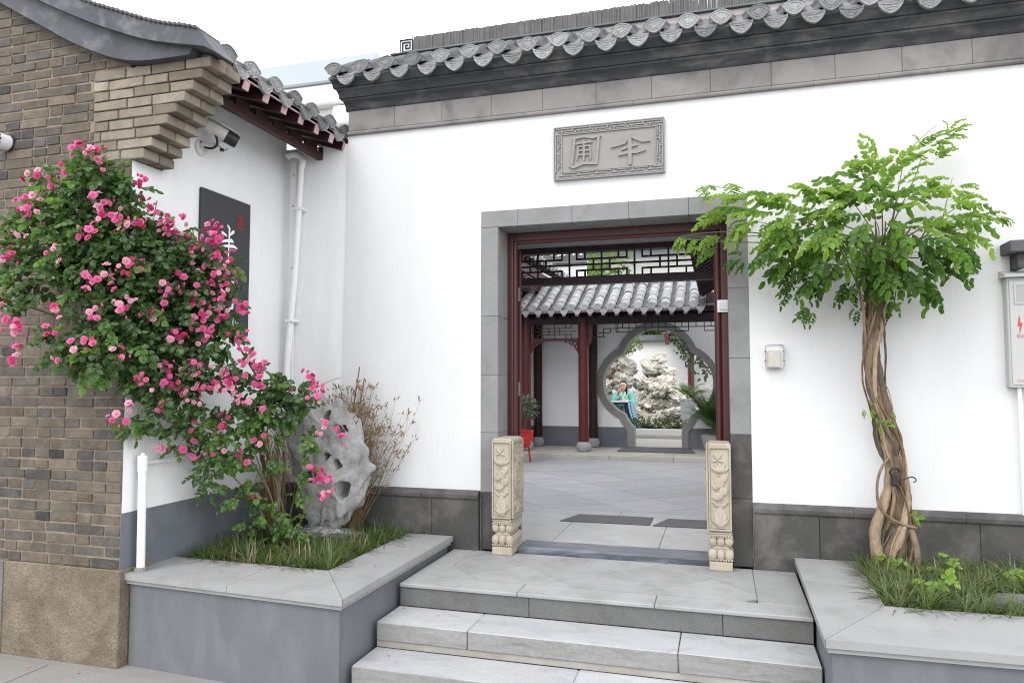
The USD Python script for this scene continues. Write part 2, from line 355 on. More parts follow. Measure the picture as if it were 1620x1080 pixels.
vine_leaf = M("vine_leaf", (.145, .27, .048), .22, 9, .36, 40, .12, 0, 90, .5, island=.50, trans=(.25, .50, .05), transmix=.32)
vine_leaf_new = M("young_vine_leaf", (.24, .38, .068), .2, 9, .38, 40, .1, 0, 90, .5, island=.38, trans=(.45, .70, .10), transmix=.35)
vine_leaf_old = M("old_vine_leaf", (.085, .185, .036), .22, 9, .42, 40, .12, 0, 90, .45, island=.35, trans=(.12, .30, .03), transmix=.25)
petal_mat = M("rose_petal", (.82, .16, .385), .25, 40, .6, 60, .1, 0, 90, .3, island=.16, trans=(.95, .20, .40), transmix=.25)
petal_pale = M("pale_rose_petal", (.88, .42, .56), .22, 40, .6, 60, .1, 0, 90, .3, island=.14, trans=(.95, .45, .55), transmix=.25)
petal_deep = M("deep_rose_petal", (.72, .075, .255), .25, 40, .6, 60, .1, 0, 90, .3, island=.18, trans=(.9, .08, .2), transmix=.25)
grass_mat = M("lily_turf", (.175, .255, .075), .35, 4, .40, 30, .1, 0, 90, .5, island=.65, trans=(.25, .38, .09), transmix=.2)
grass_dry = M("dry_turf", (.34, .28, .16), .3, 6, .7, 30, .1, island=.4)
palm_leaf = M("palm_leaf", (.070, .150, .045), .25, 9, .45, 40, .1, 0, 90, .4, island=.45, trans=(.2, .4, .06), transmix=.25)
tree_leaf = M("tree_leaf", (.10, .20, .035), .25, 9, .5, 40, .1, 0, 90, .4, island=.45, trans=(.3, .5, .06), transmix=.3)
pot_leaf = M("variegated_leaf", (.17, .24, .13), .3, 30, .5, 40, .1, 0, 90, .4, island=.5)
red_pot = M("red_glazed_pot", (.50, .015, .012), .1, 6, .3, 40, .05, 0, 90, .5)
cement_pot = M("cement_pot", (.33, .34, .345), .1, 8, .85)
skin = M("skin", (.62, .37, .27), .05, 20, .5)
hair_mat = M("black_hair", (.012, .010, .010), .1, 30, .4)
teal_cloth = M("teal_cloth", (.20, .50, .43), .08, 10, .8)
teal_dark = M("dark_teal_cloth", (.04, .17, .16), .1, 10, .8)
blue_cloth = M("pale_blue_cloth", (.34, .60, .78), .05, 10, .8)
navy_cloth = M("navy_cloth", (.02, .025, .06), .1, 10, .8)
lip_mat = M("lips", (.5, .05, .05), .05)
hedge_mat = M("hedge_leaf", (.075, .12, .035), .3, 9, .5, 40, .1, 0, 90, .4, island=.5, trans=(.15, .28, .04), transmix=.2)
far_white = M("far_white_wall", (.62, .615, .60), .03, .5, .9)
far_grey = M("far_grey_parapet", (.40, .44, .48), .04, .5, .9)
far_dark = M("far_grey_tile", (.20, .205, .215), .2, 6, .85)

# positions measured in the world, in metres
ROSE_BLOBS = [(-1.61,-1.74,2.32,0.074),(-1.74,-1.73,2.25,0.095),(-1.59,-1.69,2.23,0.094),(-1.5,-1.63,2.21,0.075),(-1.86,-1.76,2.2,0.061),(-1.68,-1.7,2.13,0.134),(-1.86,-1.74,2.06,0.102),(-1.96,-1.76,2.08,0.068),(-1.55,-1.62,2.07,0.119),(-2.08,-1.77,2.03,0.062),(-2.15,-1.79,1.98,0.048),(-2.06,-1.75,1.9,0.096),(-1.86,-1.71,1.91,0.142),(-1.64,-1.69,1.94,0.15),(-1.53,-1.58,1.92,0.143),(-1.46,-1.47,2.06,0.071),(-1.48,-1.43,1.92,0.127),(-1.43,-1.33,2.0,0.084),(-1.44,-1.26,1.88,0.132),(-2.13,-1.78,1.79,0.062),(-1.97,-1.75,1.77,0.095),(-1.77,-1.73,1.78,0.101),(-1.6,-1.64,1.75,0.161),(-1.52,-1.49,1.75,0.166),(-1.46,-1.28,1.72,0.152),(-1.35,-1.2,1.92,0.06),(-1.3,-1.12,1.89,0.076),(-1.34,-1.13,1.76,0.105),(-2.13,-1.79,1.65,0.041),(-2.05,-1.78,1.58,0.051),(-1.99,-1.78,1.66,0.048),(-1.74,-1.75,1.66,0.067),(-1.54,-1.58,1.55,0.162),(-1.49,-1.38,1.53,0.176),(-1.43,-1.21,1.54,0.154),(-1.32,-1.11,1.59,0.113),(-1.24,-1.08,1.72,0.046),(-1.61,-1.72,1.47,0.099),(-1.77,-1.75,1.4,0.074),(-1.84,-1.76,1.33,0.06),(-1.7,-1.74,1.3,0.086),(-1.58,-1.73,1.28,0.092),(-1.52,-1.6,1.34,0.141),(-1.48,-1.44,1.31,0.146),(-1.41,-1.27,1.31,0.116),(-1.33,-1.15,1.38,0.097),(-1.23,-1.06,1.51,0.046),(-1.24,-1.09,1.38,0.045),(-1.45,-1.51,1.2,0.09),(-1.42,-1.35,1.17,0.1),(-1.35,-1.23,1.17,0.073),(-1.27,-1.13,1.22,0.052),(-1.2,-1.0,1.21,0.069),(-1.13,-0.94,1.17,0.054),(-1.42,-1.44,1.06,0.077),(-1.4,-1.3,1.02,0.094),(-1.32,-1.15,0.96,0.06),(-1.48,-1.52,0.97,0.048),(-1.49,-1.39,0.91,0.057),(-1.54,-1.49,0.9,0.032),(-1.41,-1.21,0.91,0.074),(-1.33,-1.07,0.82,0.068),(-1.47,-1.19,0.77,0.06),(-1.39,-1.08,0.73,0.061),(-1.24,-1.09,1.01,0.053),(-1.16,-0.95,1.05,0.077),(-1.09,-0.86,1.09,0.078),(-1.02,-0.76,1.07,0.088),(-1.08,-0.81,0.97,0.098),(-1.16,-0.89,0.93,0.097),(-0.97,-0.74,1.01,0.06),(-1.21,-0.94,0.81,0.07),(-1.28,-0.96,0.7,0.07),(-1.45,-1.09,0.61,0.042),(-1.36,-1.01,0.62,0.05),(-1.43,-1.0,0.49,0.043),(-1.24,-0.89,0.58,0.051),(-1.22,-0.85,0.47,0.043),(-1.1,-0.84,0.81,0.043),(-1.14,-0.84,0.65,0.043),(-1.31,-0.88,0.41,0.047),(-1.23,-0.81,0.37,0.048),(-1.15,-0.75,0.31,0.06),(-1.06,-0.71,0.24,0.044),(-1.24,-0.83,0.27,0.04),(-1.01,-0.69,0.44,0.036),(-1.03,-0.83,1.17,0.028),(-0.87,-0.7,0.77,0.028),(-0.92,-0.69,0.59,0.028),(-1.01,-0.68,0.16,0.032),(-1.11,-0.74,0.16,0.044)]
VINE_BLOBS = [(1.98,-0.36,2.12,0.118),(2.15,-0.36,2.15,0.12),(2.32,-0.36,2.21,0.119),(1.84,-0.28,2.11,0.087),(2.49,-0.32,2.28,0.101),(2.64,-0.24,2.4,0.065),(2.6,-0.32,2.23,0.1),(2.44,-0.38,2.08,0.16),(2.25,-0.38,1.99,0.162),(2.05,-0.36,1.95,0.121),(2.63,-0.38,2.04,0.133),(2.8,-0.34,1.99,0.105),(2.89,-0.26,2.12,0.071),(2.76,-0.34,1.88,0.105),(2.6,-0.38,1.84,0.133),(2.45,-0.32,1.81,0.1),(2.22,-0.29,1.82,0.088),(2.06,-0.2,1.85,0.045),(1.77,-0.28,2.19,0.084),(1.67,-0.2,2.14,0.078),(1.63,-0.2,2.02,0.062),(1.51,-0.2,2.02,0.043),(1.74,-0.2,2.29,0.054),(1.59,-0.2,2.31,0.035),(1.43,-0.2,2.04,0.028),(1.75,-0.2,1.91,0.043),(1.9,-0.2,1.95,0.046),(2.14,-0.22,1.74,0.056),(2.05,-0.17,1.72,0.034),(2.15,-0.16,1.6,0.027),(2.37,-0.21,1.74,0.052),(2.39,-0.15,1.59,0.022),(2.56,-0.15,1.61,0.022),(2.69,-0.22,1.76,0.054),(2.77,-0.17,1.66,0.033),(3.0,-0.2,2.07,0.043),(3.12,-0.14,2.08,0.018),(2.92,-0.17,2.25,0.033),(2.81,-0.18,2.54,0.037),(2.9,-0.14,2.58,0.018),(2.76,-0.17,2.49,0.033),(2.83,-0.16,2.44,0.026),(2.93,-0.17,1.88,0.032),(2.87,-0.21,1.96,0.05)]
BLOOMS = [(-1.59,-1.81,2.39,3),(-1.53,-1.81,2.36,3),(-1.55,-1.81,2.33,2),(-1.51,-1.78,2.36,2),(-1.64,-1.82,2.38,1),(-1.63,-1.82,2.34,1),(-1.51,-1.78,2.32,1),(-1.48,-1.75,2.33,1),(-1.5,-1.77,2.28,2),(-1.95,-1.84,2.23,1),(-1.9,-1.83,2.24,2),(-1.87,-1.83,2.26,2),(-1.78,-1.83,2.23,1),(-1.69,-1.82,2.29,2),(-1.76,-1.83,2.18,1),(-1.88,-1.83,2.14,1),(-1.92,-1.84,2.12,2),(-1.96,-1.84,2.1,3),(-1.94,-1.84,2.07,2),(-1.9,-1.84,2.05,3),(-1.87,-1.83,2.08,2),(-1.85,-1.83,2.05,1),(-2.08,-1.85,2.04,2),(-1.97,-1.84,1.93,1),(-1.9,-1.84,1.92,1),(-2.0,-1.84,1.85,2),(-2.03,-1.84,1.83,3),(-2.04,-1.84,1.8,2),(-1.76,-1.83,1.83,2),(-1.72,-1.82,1.81,2),(-1.52,-1.81,2.13,3),(-1.51,-1.79,2.1,2),(-1.48,-1.76,2.09,1),(-1.49,-1.77,2.06,2),(-1.48,-1.76,2.04,2),(-1.46,-1.74,2.09,1),(-1.44,-1.72,2.06,2),(-1.42,-1.7,2.04,2),(-1.44,-1.72,2.02,2),(-1.43,-1.71,1.99,2),(-1.43,-1.71,1.96,2),(-1.41,-1.69,1.94,2),(-1.51,-1.79,1.98,2),(-1.49,-1.78,2.0,1),(-1.52,-1.81,1.94,1),(-1.54,-1.81,1.9,2),(-1.58,-1.81,1.95,1),(-1.5,-1.79,1.93,1),(-1.41,-1.61,2.26,2),(-1.41,-1.58,2.27,2),(-1.41,-1.59,2.22,1),(-1.4,-1.58,2.15,1),(-1.39,-1.54,2.13,4),(-1.38,-1.5,2.09,1),(-1.41,-1.63,2.03,1),(-1.4,-1.6,2.02,2),(-1.4,-1.6,1.99,2),(-1.38,-1.48,2.02,2),(-1.37,-1.47,1.99,3),(-1.37,-1.43,2.05,2),(-1.36,-1.42,1.99,3),(-1.37,-1.44,2.06,3),(-1.36,-1.41,2.01,5),(-1.35,-1.39,2.02,3),(-1.36,-1.4,2.08,2),(-1.35,-1.36,2.09,2),(-1.34,-1.34,2.02,2),(-1.34,-1.34,1.96,3),(-1.33,-1.32,1.97,3),(-1.32,-1.31,1.91,3),(-1.32,-1.31,1.87,3),(-1.27,-1.23,2.08,2),(-1.26,-1.21,2.08,2),(-1.25,-1.2,2.06,3),(-1.24,-1.18,2.05,3),(-1.23,-1.17,2.02,3),(-1.26,-1.22,2.0,2),(-1.29,-1.26,1.96,2),(-1.27,-1.23,1.97,3),(-1.25,-1.2,1.97,3),(-1.23,-1.17,1.96,3),(-1.28,-1.25,1.92,2),(-1.24,-1.19,1.91,4),(-1.22,-1.16,1.9,2),(-1.2,-1.13,1.91,2),(-1.2,-1.14,1.87,3),(-1.19,-1.12,1.88,1),(-1.25,-1.2,1.9,2),(-1.22,-1.17,1.86,1),(-1.28,-1.25,1.82,2),(-1.26,-1.22,1.8,2),(-1.25,-1.21,1.76,3),(-1.23,-1.18,1.8,3),(-1.22,-1.16,1.78,4),(-1.21,-1.14,1.81,3),(-1.18,-1.11,1.77,2),(-1.19,-1.13,1.74,2),(-1.24,-1.2,1.73,3),(-1.21,-1.15,1.69,3),(-1.21,-1.15,1.66,2),(-1.23,-1.18,1.68,2),(-1.22,-1.17,1.63,2),(-1.34,-1.37,1.77,1),(-1.33,-1.34,1.75,1),(-1.29,-1.28,1.71,1),(-1.4,-1.66,1.77,2),(-1.39,-1.59,1.8,1),(-1.39,-1.59,1.76,1),(-1.4,-1.68,1.79,1),(-1.4,-1.68,1.74,2),(-1.4,-1.65,1.77,2),(-1.36,-1.46,1.69,2),(-1.36,-1.47,1.67,2),(-1.36,-1.45,1.65,3),(-1.35,-1.43,1.67,1),(-1.35,-1.42,1.64,1),(-1.39,-1.65,1.59,2),(-1.33,-1.36,1.66,1),(-1.31,-1.31,1.63,3),(-1.29,-1.28,1.65,2),(-1.28,-1.27,1.62,2),(-1.46,-1.75,1.76,1),(-1.42,-1.71,1.76,1),(-1.52,-1.81,1.68,3),(-1.49,-1.79,1.67,2),(-1.52,-1.81,1.64,2),(-1.45,-1.74,1.69,2),(-1.44,-1.74,1.66,2),(-2.04,-1.85,1.56,1),(-2.07,-1.85,1.51,1),(-2.02,-1.84,1.48,1),(-1.91,-1.84,1.47,2),(-1.92,-1.84,1.43,3),(-1.97,-1.84,1.43,2),(-1.96,-1.84,1.41,1),(-1.92,-1.84,1.34,2),(-1.9,-1.84,1.31,2),(-1.98,-1.84,1.25,2),(-1.71,-1.82,1.25,2),(-1.73,-1.83,1.42,2),(-1.72,-1.82,1.54,1),(-1.7,-1.82,1.51,2),(-1.41,-1.7,1.54,4),(-1.4,-1.69,1.56,2),(-1.41,-1.71,1.52,1),(-1.5,-1.81,1.51,1),(-1.49,-1.8,1.49,2),(-1.48,-1.79,1.53,1),(-1.58,-1.82,1.36,2),(-1.54,-1.81,1.35,2),(-1.5,-1.81,1.36,2),(-1.48,-1.8,1.35,1),(-1.41,-1.71,1.32,2),(-1.4,-1.7,1.28,1),(-1.38,-1.57,1.51,2),(-1.37,-1.53,1.54,1),(-1.37,-1.52,1.5,1),(-1.36,-1.45,1.59,1),(-1.34,-1.41,1.43,2),(-1.33,-1.36,1.44,2),(-1.33,-1.38,1.4,2),(-1.32,-1.36,1.38,2),(-1.32,-1.34,1.42,1),(-1.34,-1.42,1.39,1),(-1.3,-1.3,1.59,1),(-1.29,-1.28,1.51,3),(-1.28,-1.27,1.48,2),(-1.29,-1.28,1.46,2),(-1.27,-1.25,1.55,2),(-1.26,-1.24,1.52,4),(-1.26,-1.23,1.58,3),(-1.25,-1.21,1.59,1),(-1.25,-1.22,1.46,2),(-1.26,-1.24,1.44,2),(-1.26,-1.24,1.41,3),(-1.24,-1.21,1.42,2),(-1.22,-1.17,1.58,3),(-1.22,-1.17,1.53,3),(-1.23,-1.2,1.48,2),(-1.21,-1.15,1.59,2),(-1.2,-1.14,1.54,1),(-1.16,-1.08,1.62,2),(-1.14,-1.06,1.61,3),(-1.15,-1.07,1.57,3),(-1.14,-1.05,1.58,3),(-1.17,-1.11,1.43,2),(-1.15,-1.08,1.44,1),(-1.13,-1.05,1.44,3),(-1.14,-1.07,1.39,3),(-1.14,-1.07,1.36,2),(-1.12,-1.04,1.4,1),(-1.35,-1.49,1.24,2),(-1.34,-1.44,1.25,2),(-1.34,-1.44,1.2,2),(-1.34,-1.45,1.17,2),(-1.34,-1.43,1.21,1),(-1.33,-1.39,1.15,2),(-1.32,-1.37,1.18,1),(-1.37,-1.58,1.17,3),(-1.37,-1.59,1.14,2),(-1.36,-1.54,1.14,2),(-1.29,-1.29,1.25,3),(-1.27,-1.25,1.26,3),(-1.28,-1.28,1.2,2),(-1.32,-1.35,1.22,1),(-1.26,-1.24,1.23,2),(-1.31,-1.33,1.12,2),(-1.31,-1.34,1.1,2),(-1.24,-1.21,1.14,3),(-1.22,-1.19,1.14,2),(-1.23,-1.21,1.11,2),(-1.21,-1.17,1.17,3),(-1.19,-1.14,1.19,3),(-1.18,-1.13,1.15,5),(-1.16,-1.1,1.17,3),(-1.19,-1.15,1.13,3),(-1.17,-1.11,1.13,2),(-1.19,-1.14,1.21,2),(-1.13,-1.05,1.27,3),(-1.1,-1.02,1.28,4),(-1.08,-0.99,1.29,3),(-1.08,-0.98,1.24,3),(-1.07,-0.97,1.26,2),(-1.09,-1.0,1.25,1),(-1.12,-1.05,1.19,1),(-1.16,-1.1,1.09,2),(-1.15,-1.09,1.06,3),(-1.13,-1.07,1.05,2),(-1.09,-1.0,1.14,1),(-1.07,-0.98,1.18,1),(-1.07,-0.97,1.13,1),(-1.28,-1.28,1.09,2),(-1.28,-1.29,1.05,2),(-1.26,-1.25,1.09,2),(-1.38,-1.66,1.04,1),(-1.34,-1.47,1.03,1),(-1.37,-1.65,1.03,2),(-1.48,-1.66,0.97,2),(-1.5,-1.64,0.95,1),(-1.47,-1.58,0.94,1),(-1.34,-1.46,1.02,3),(-1.31,-1.22,0.88,2),(-1.34,-1.21,0.81,1),(-1.36,-1.18,0.74,2),(-1.24,-1.12,0.88,2),(-1.25,-1.11,0.83,2),(-1.21,-1.12,0.92,3),(-1.29,-1.11,0.74,2),(-1.4,-1.23,0.76,1),(-1.47,-1.32,0.79,3),(-1.2,-0.99,0.69,2),(-1.17,-0.95,0.66,1),(-1.18,-0.89,0.44,1),(-1.25,-1.06,0.74,1),(-1.06,-0.96,1.13,2),(-0.95,-0.82,1.1,1),(-0.87,-0.78,1.22,3),(-0.84,-0.77,1.19,4),(-0.83,-0.76,1.17,3),(-0.81,-0.75,1.13,3),(-0.84,-0.77,1.1,3),(-0.81,-0.75,1.06,3),(-0.78,-0.74,1.09,2),(-1.06,-0.96,0.99,1),(-1.07,-0.91,0.81,3),(-1.1,-0.94,0.81,2),(-0.77,-0.73,0.9,2),(-0.73,-0.72,0.86,2),(-0.8,-0.74,0.84,2),(-0.7,-0.7,0.86,2),(-0.66,-0.69,0.8,2),(-0.86,-0.73,0.6,2),(-0.84,-0.73,0.57,2),(-0.79,-0.72,0.57,4),(-0.76,-0.71,0.54,4),(-0.77,-0.71,0.47,3),(-0.74,-0.7,0.46,2),(-0.79,-0.71,0.44,2)]
TRUNK = [(2.542, -0.15, 0.137), (2.58, -0.15, 0.332), (2.591, -0.15, 0.512), (2.558, -0.15, 0.727), (2.529, -0.15, 0.872), (2.488, -0.15, 1.091), (2.467, -0.15, 1.312), (2.493, -0.15, 1.534), (2.512, -0.15, 1.72), (2.532, -0.15, 1.85)]
PLAQUE_STROKES = [[(1.036,2.779,0.0115),(1.02,2.751,0.0126),(0.973,2.739,0.0115),(0.93,2.726,0.0052)],[(1.069,2.783,0.0069),(1.104,2.771,0.0138),(1.136,2.754,0.0126),(1.185,2.747,0.0046)],[(1.003,2.704,0.0069),(1.049,2.722,0.0103),(1.101,2.728,0.0069)],[(0.982,2.669,0.0069),(1.044,2.685,0.0126),(1.098,2.68,0.0115),(1.154,2.689,0.0069)],[(1.056,2.801,0.0057),(1.055,2.762,0.0138),(1.055,2.673,0.0138),(1.055,2.606,0.0115)],[(0.674,2.809,0.008),(0.745,2.819,0.0103),(0.807,2.808,0.0115),(0.857,2.812,0.0057)],[(0.68,2.804,0.008),(0.672,2.719,0.008),(0.662,2.635,0.0069)],[(0.845,2.809,0.0092),(0.84,2.737,0.0103),(0.829,2.626,0.008)],[(0.643,2.624,0.0057),(0.671,2.612,0.0115),(0.739,2.636,0.0126),(0.828,2.626,0.0092)],[(0.686,2.77,0.0057),(0.739,2.776,0.008),(0.797,2.776,0.0057)],[(0.745,2.794,0.0057),(0.745,2.724,0.008),(0.743,2.656,0.0069)],[(0.703,2.751,0.0057),(0.705,2.705,0.0057),(0.696,2.66,0.0046)],[(0.703,2.749,0.0046),(0.784,2.753,0.0057)],[(0.784,2.751,0.0057),(0.791,2.697,0.0057),(0.785,2.657,0.0052)],[(0.708,2.721,0.0046),(0.784,2.721,0.0052)],[(0.708,2.692,0.0046),(0.785,2.692,0.0052)],[(0.776,2.789,0.0052),(0.793,2.78,0.0057)]]
SIGN_STROKES = [[(-0.694,2.206,0.0073),(-0.677,2.191,0.0068),(-0.678,2.142,0.0062),(-0.68,2.08,0.0057),(-0.682,2.026,0.0052),(-0.684,1.969,0.0042)],[(-0.635,2.177,0.0094),(-0.651,2.163,0.0104),(-0.676,2.143,0.0047)],[(-0.749,2.15,0.0083),(-0.726,2.143,0.0083),(-0.706,2.136,0.0052)],[(-0.766,2.081,0.0052),(-0.715,2.1,0.0094),(-0.656,2.111,0.0125),(-0.637,2.105,0.0052)],[(-0.79,2.036,0.0052),(-0.714,2.065,0.0083),(-0.635,2.076,0.0114),(-0.594,2.068,0.0042)],[(-0.862,1.785,0.0084),(-0.74,1.818,0.0112),(-0.63,1.828,0.0112)],[(-0.63,1.828,0.0084),(-0.627,1.729,0.0084),(-0.631,1.646,0.0084)],[(-0.856,1.785,0.0084),(-0.857,1.64,0.0084)],[(-0.812,1.749,0.007),(-0.738,1.771,0.007),(-0.674,1.775,0.007)],[(-0.745,1.791,0.007),(-0.746,1.639,0.007)],[(-0.811,1.708,0.007),(-0.673,1.732,0.007)],[(-0.856,1.628,0.0084),(-0.734,1.649,0.0084),(-0.631,1.65,0.0084)]]

# ------------------------------------------------------------------ street, landing, steps
rng = np.random.default_rng(7)
GZ = -0.415
g = structure("ground")
part(g, "street_surface", ([[-60, -60, GZ], [60, -60, GZ], [60, 60, GZ], [-60, 60, GZ]], [[0, 1, 2, 3]]), ground_mat)
for k, (x0, x1) in enumerate(((-4.2, -3.05), (-3.04, -1.98), (-1.97, -.9), (-.89, .2))):
    part(g, "pavement_slab", bx(x0, x1, -2.05, -1.585, GZ - .05, GZ + .012, .004), ground_mat)

lan = structure("entrance_landing", (0.93, -0.46, 0))
part(lan, "bed", bx(-.18, 2.03, -.885, .30, -.30, -.028), kerb_dark)
def clip_tiles(parent, name, polys, z, t, mat, b=.0025, smooth=False):
    for p in polys:
        for gg in getattr(p, "geoms", [p]):
            if gg.is_empty or gg.area < .002: continue
            part(parent, name, ext(gg, z - t, z, "xy"), mat)
def diag_tiles(area, size, gap, ang=45, origin=(0, 0)):
    out = []
    x0, y0, x1, y1 = area.bounds
    R = math.hypot(x1 - x0, y1 - y0)
    n = int(R / size) + 2
    for i in range(-n, n + 1):
        for j in range(-n, n + 1):
            q = sbox(i * size + gap / 2, j * size + gap / 2, (i + 1) * size - gap / 2, (j + 1) * size - gap / 2)
            q = affinity.translate(affinity.rotate(q, ang, origin=(0, 0)), (x0 + x1) / 2 + origin[0], (y0 + y1) / 2 + origin[1])
            q = q.intersection(area)
            if not q.is_empty and q.area > .002: out.append(q)
    return out
for x0, x1 in ((-.178, .52), (.523, 1.26), (1.263, 2.028)):
    part(lan, "nosing_slab", bx(x0, x1, -.925, -.742, -.021, 0, .004), landing_mat)
for y0, y1 in ((-.739, -.05),):
    part(lan, "border_slab", bx(-.178, -.02, y0, y1, -.028, 0, .003), landing_mat)
    part(lan, "border_slab", bx(1.78, 2.028, y0, y1, -.028, 0, .003), landing_mat)
clip_tiles(lan, "paving_tile", diag_tiles(sbox(-.017, -.739, 1.777, -.05), .40, .003, 45, (.1, .05)), 0, .028, landing_mat)
for x0, x1 in ((-.178, .585), (.588, 1.60), (1.603, 2.028)):
    part(lan, "riser_slab", bx(x0, x1, -.912, -.885, -.128, -.0215, .002), granite_riser)

def step(name, y0, y1, z0, z1, cuts, loc):
    s = structure(name, loc)
    xs = [-.180] + cuts + [2.03]
    for a, b in zip(xs[:-1], xs[1:]):
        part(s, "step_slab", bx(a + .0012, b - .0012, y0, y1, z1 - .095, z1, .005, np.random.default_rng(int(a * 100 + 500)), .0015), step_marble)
    part(s, "mortar_base", bx(-.178, 2.028, y0 + .008, y0 + .05, z0, z1 - .0965), M(f"lime_base_{name}", (.33, .315, .285), .2, 6, .9, 60, .15, stain=(.25, .22, .18), stain_scale=5, stain_amt=.6))
    part(s, "core", bx(-.178, 2.028, y0 + .05, y1, z0, z1 - .0965), kerb_dark)
    return s
step("upper_step", -1.207, -.915, -.2585, -.1295, [.335, 1.395], (.93, -1.06, -.2585))
step("lower_step", -1.477, -1.203, GZ, -.2595, [.92], (.93, -1.34, GZ))

th = thing("threshold_stone", "blue veined stone sill lying between the two carved gate piers", "threshold", (.9, .12, 0))
part(th, "sill", bx(.263, 1.53, .0, .235, -.02, .03, .006), blue_slab)

# ------------------------------------------------------------------ planters
def planter(name, label, outer, inner, joints, loc, wall_in=.03, zt=.09, open_sides=()):
    t = thing(name, label, "planter", loc)
    o, i = Polygon(outer), Polygon(inner)
    ring = o.difference(i)
    cut = ring
    for a, b in joints:
        cut = cut.difference(LineString([a, b]).buffer(.0013))
    for gg in getattr(cut, "geoms", [cut]):
        if gg.area > .002: part(t, "coping_slab", ext(gg, zt - .034, zt, "xy"), coping_mat)
    low = ring.intersection(o.buffer(-.012))
    part(t, "coping_moulding", ext(low, zt - .056, zt - .0345, "xy"), coping_mat)
    wall = o.buffer(-wall_in, join_style=2)
    part(t, "wall", ext(wall.difference(i.buffer(-.0)).buffer(0), GZ, zt - .0565, "xy"), planter_paint)
    part(t, "soil", ext(i.buffer(.002), -.06, .045, "xy"), soil_mat)
    return t
planter("planter", "blue-grey painted planter with grey coping between the brick wall and the steps",
        [(-1.6, -1.476), (-.184, -1.567), (-.179, -.062), (-1.6, -.062)], [(-1.6, -1.075), (-.53, -1.105), (-.518, -.062), (-1.6, -.062)],
        [((-.53, -1.105), (-.17, -1.58)), ((-.9, -1.0), (-.88, -1.6)), ((-.6, -.55), (-.1, -.545))], (-.9, -.8, GZ))
planter("planter", "blue-grey painted planter with grey coping right of the steps under the vine",
        [(2.005, -1.497), (4.6, -1.43), (4.6, -.062), (2.024, -.062)], [(2.342, -.941), (4.6, -.92), (4.6, -.062), (2.37, -.062)],
        [((2.342, -.941), (2.0, -1.51)), ((2.95, -.9), (2.97, -1.5)), ((2.0, -.62), (2.4, -.62))], (3.2, -.8, GZ))

# ------------------------------------------------------------------ gate wall
gw = thing("gate_wall", "long white plastered gate wall with grey stone doorway and tiled coping roof", "gate wall", (1.0, .2, 0))
FW, FH = 1.7926, 2.355
wall2d = Polygon([(-1.105, -.3), (4.8, -.3), (4.8, 3.02), (-1.062, 3.02), (-1.062, 2.95)]).difference(sbox(0, -1, FW, FH))
part(gw, "plaster_wall", ext(wall2d, 0, .40), white_wall)
part(gw, "plaster_return", ext(Polygon([(-1.70, -.3), (-1.1055, -.3), (-1.0625, 2.95), (-1.70, 2.95)]), .008, .39), white_wall_old)
# stone surround of the doorway, block by block
dep0, dep1 = -.004, .235
for zs in ((0, .39, .80, 1.20, 1.61, 2.238),):
    for a, b in zip(zs[:-1], zs[1:]):
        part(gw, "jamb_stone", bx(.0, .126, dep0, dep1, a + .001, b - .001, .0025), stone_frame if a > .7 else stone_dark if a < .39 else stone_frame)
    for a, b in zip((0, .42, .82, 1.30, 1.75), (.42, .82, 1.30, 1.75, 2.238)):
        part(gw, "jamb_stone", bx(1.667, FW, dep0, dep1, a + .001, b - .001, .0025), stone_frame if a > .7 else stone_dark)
xs = (0, .27, .655, 1.04, 1.43, FW)
for a, b in zip(xs[:-1], xs[1:]):
    part(gw, "lintel_stone", bx(a + .0008, b - .0008, dep0, dep1, 2.239, FH, .0025), stone_frame)
# plinth slabs and their moulded coping
def plinth(xs, xc):
    for a, b in zip(xs[:-1], xs[1:]):
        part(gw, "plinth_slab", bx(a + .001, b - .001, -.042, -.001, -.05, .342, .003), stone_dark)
    for a, b in zip(xc[:-1], xc[1:]):
        prof = Polygon([(-.001, .3425), (-.050, .3425), (-.056, .350), (-.058, .372), (-.052, .386), (-.038, .396), (-.001, .400)])
        part(gw, "plinth_coping", ext(prof, a + .001, b - .001, "yz"), stone_dark)
plinth((-1.6, -.98, -.348, -.0005), (-1.6, -1.02, -.42, -.0005))
plinth((FW + .0005, 2.171, 2.60, 3.02, 3.52, 4.6), (FW + .0005, 2.36, 2.95, 3.55, 4.6))
# grey brick band, thin moulding below it
xs = [-1.052] + [-.671 + .3749 * k for k in range(15)]
for a, b in zip(xs[:-1], xs[1:]):
    part(gw, "band_panel", bx(a + .001, b - .001, -.02, -.001, 3.0335, 3.186, .002), band_mat)
xs = [-1.06] + [-.80 + .3749 * k for k in range(15)]
for a, b in zip(xs[:-1], xs[1:]):
    prof = Polygon([(-.001, 3.004)] + [(-.016 - .013 * math.sin(t), 3.018 - .0135 * math.cos(t)) for t in np.linspace(0, PI, 7)] + [(-.001, 3.033)])
    part(gw, "band_moulding", ext(prof, a + .001, b - .001, "yz"), band_mat)
part(gw, "band_backing", bx(-1.045, 4.8, .0, .40, 3.0205, 3.40), cornice_mat)
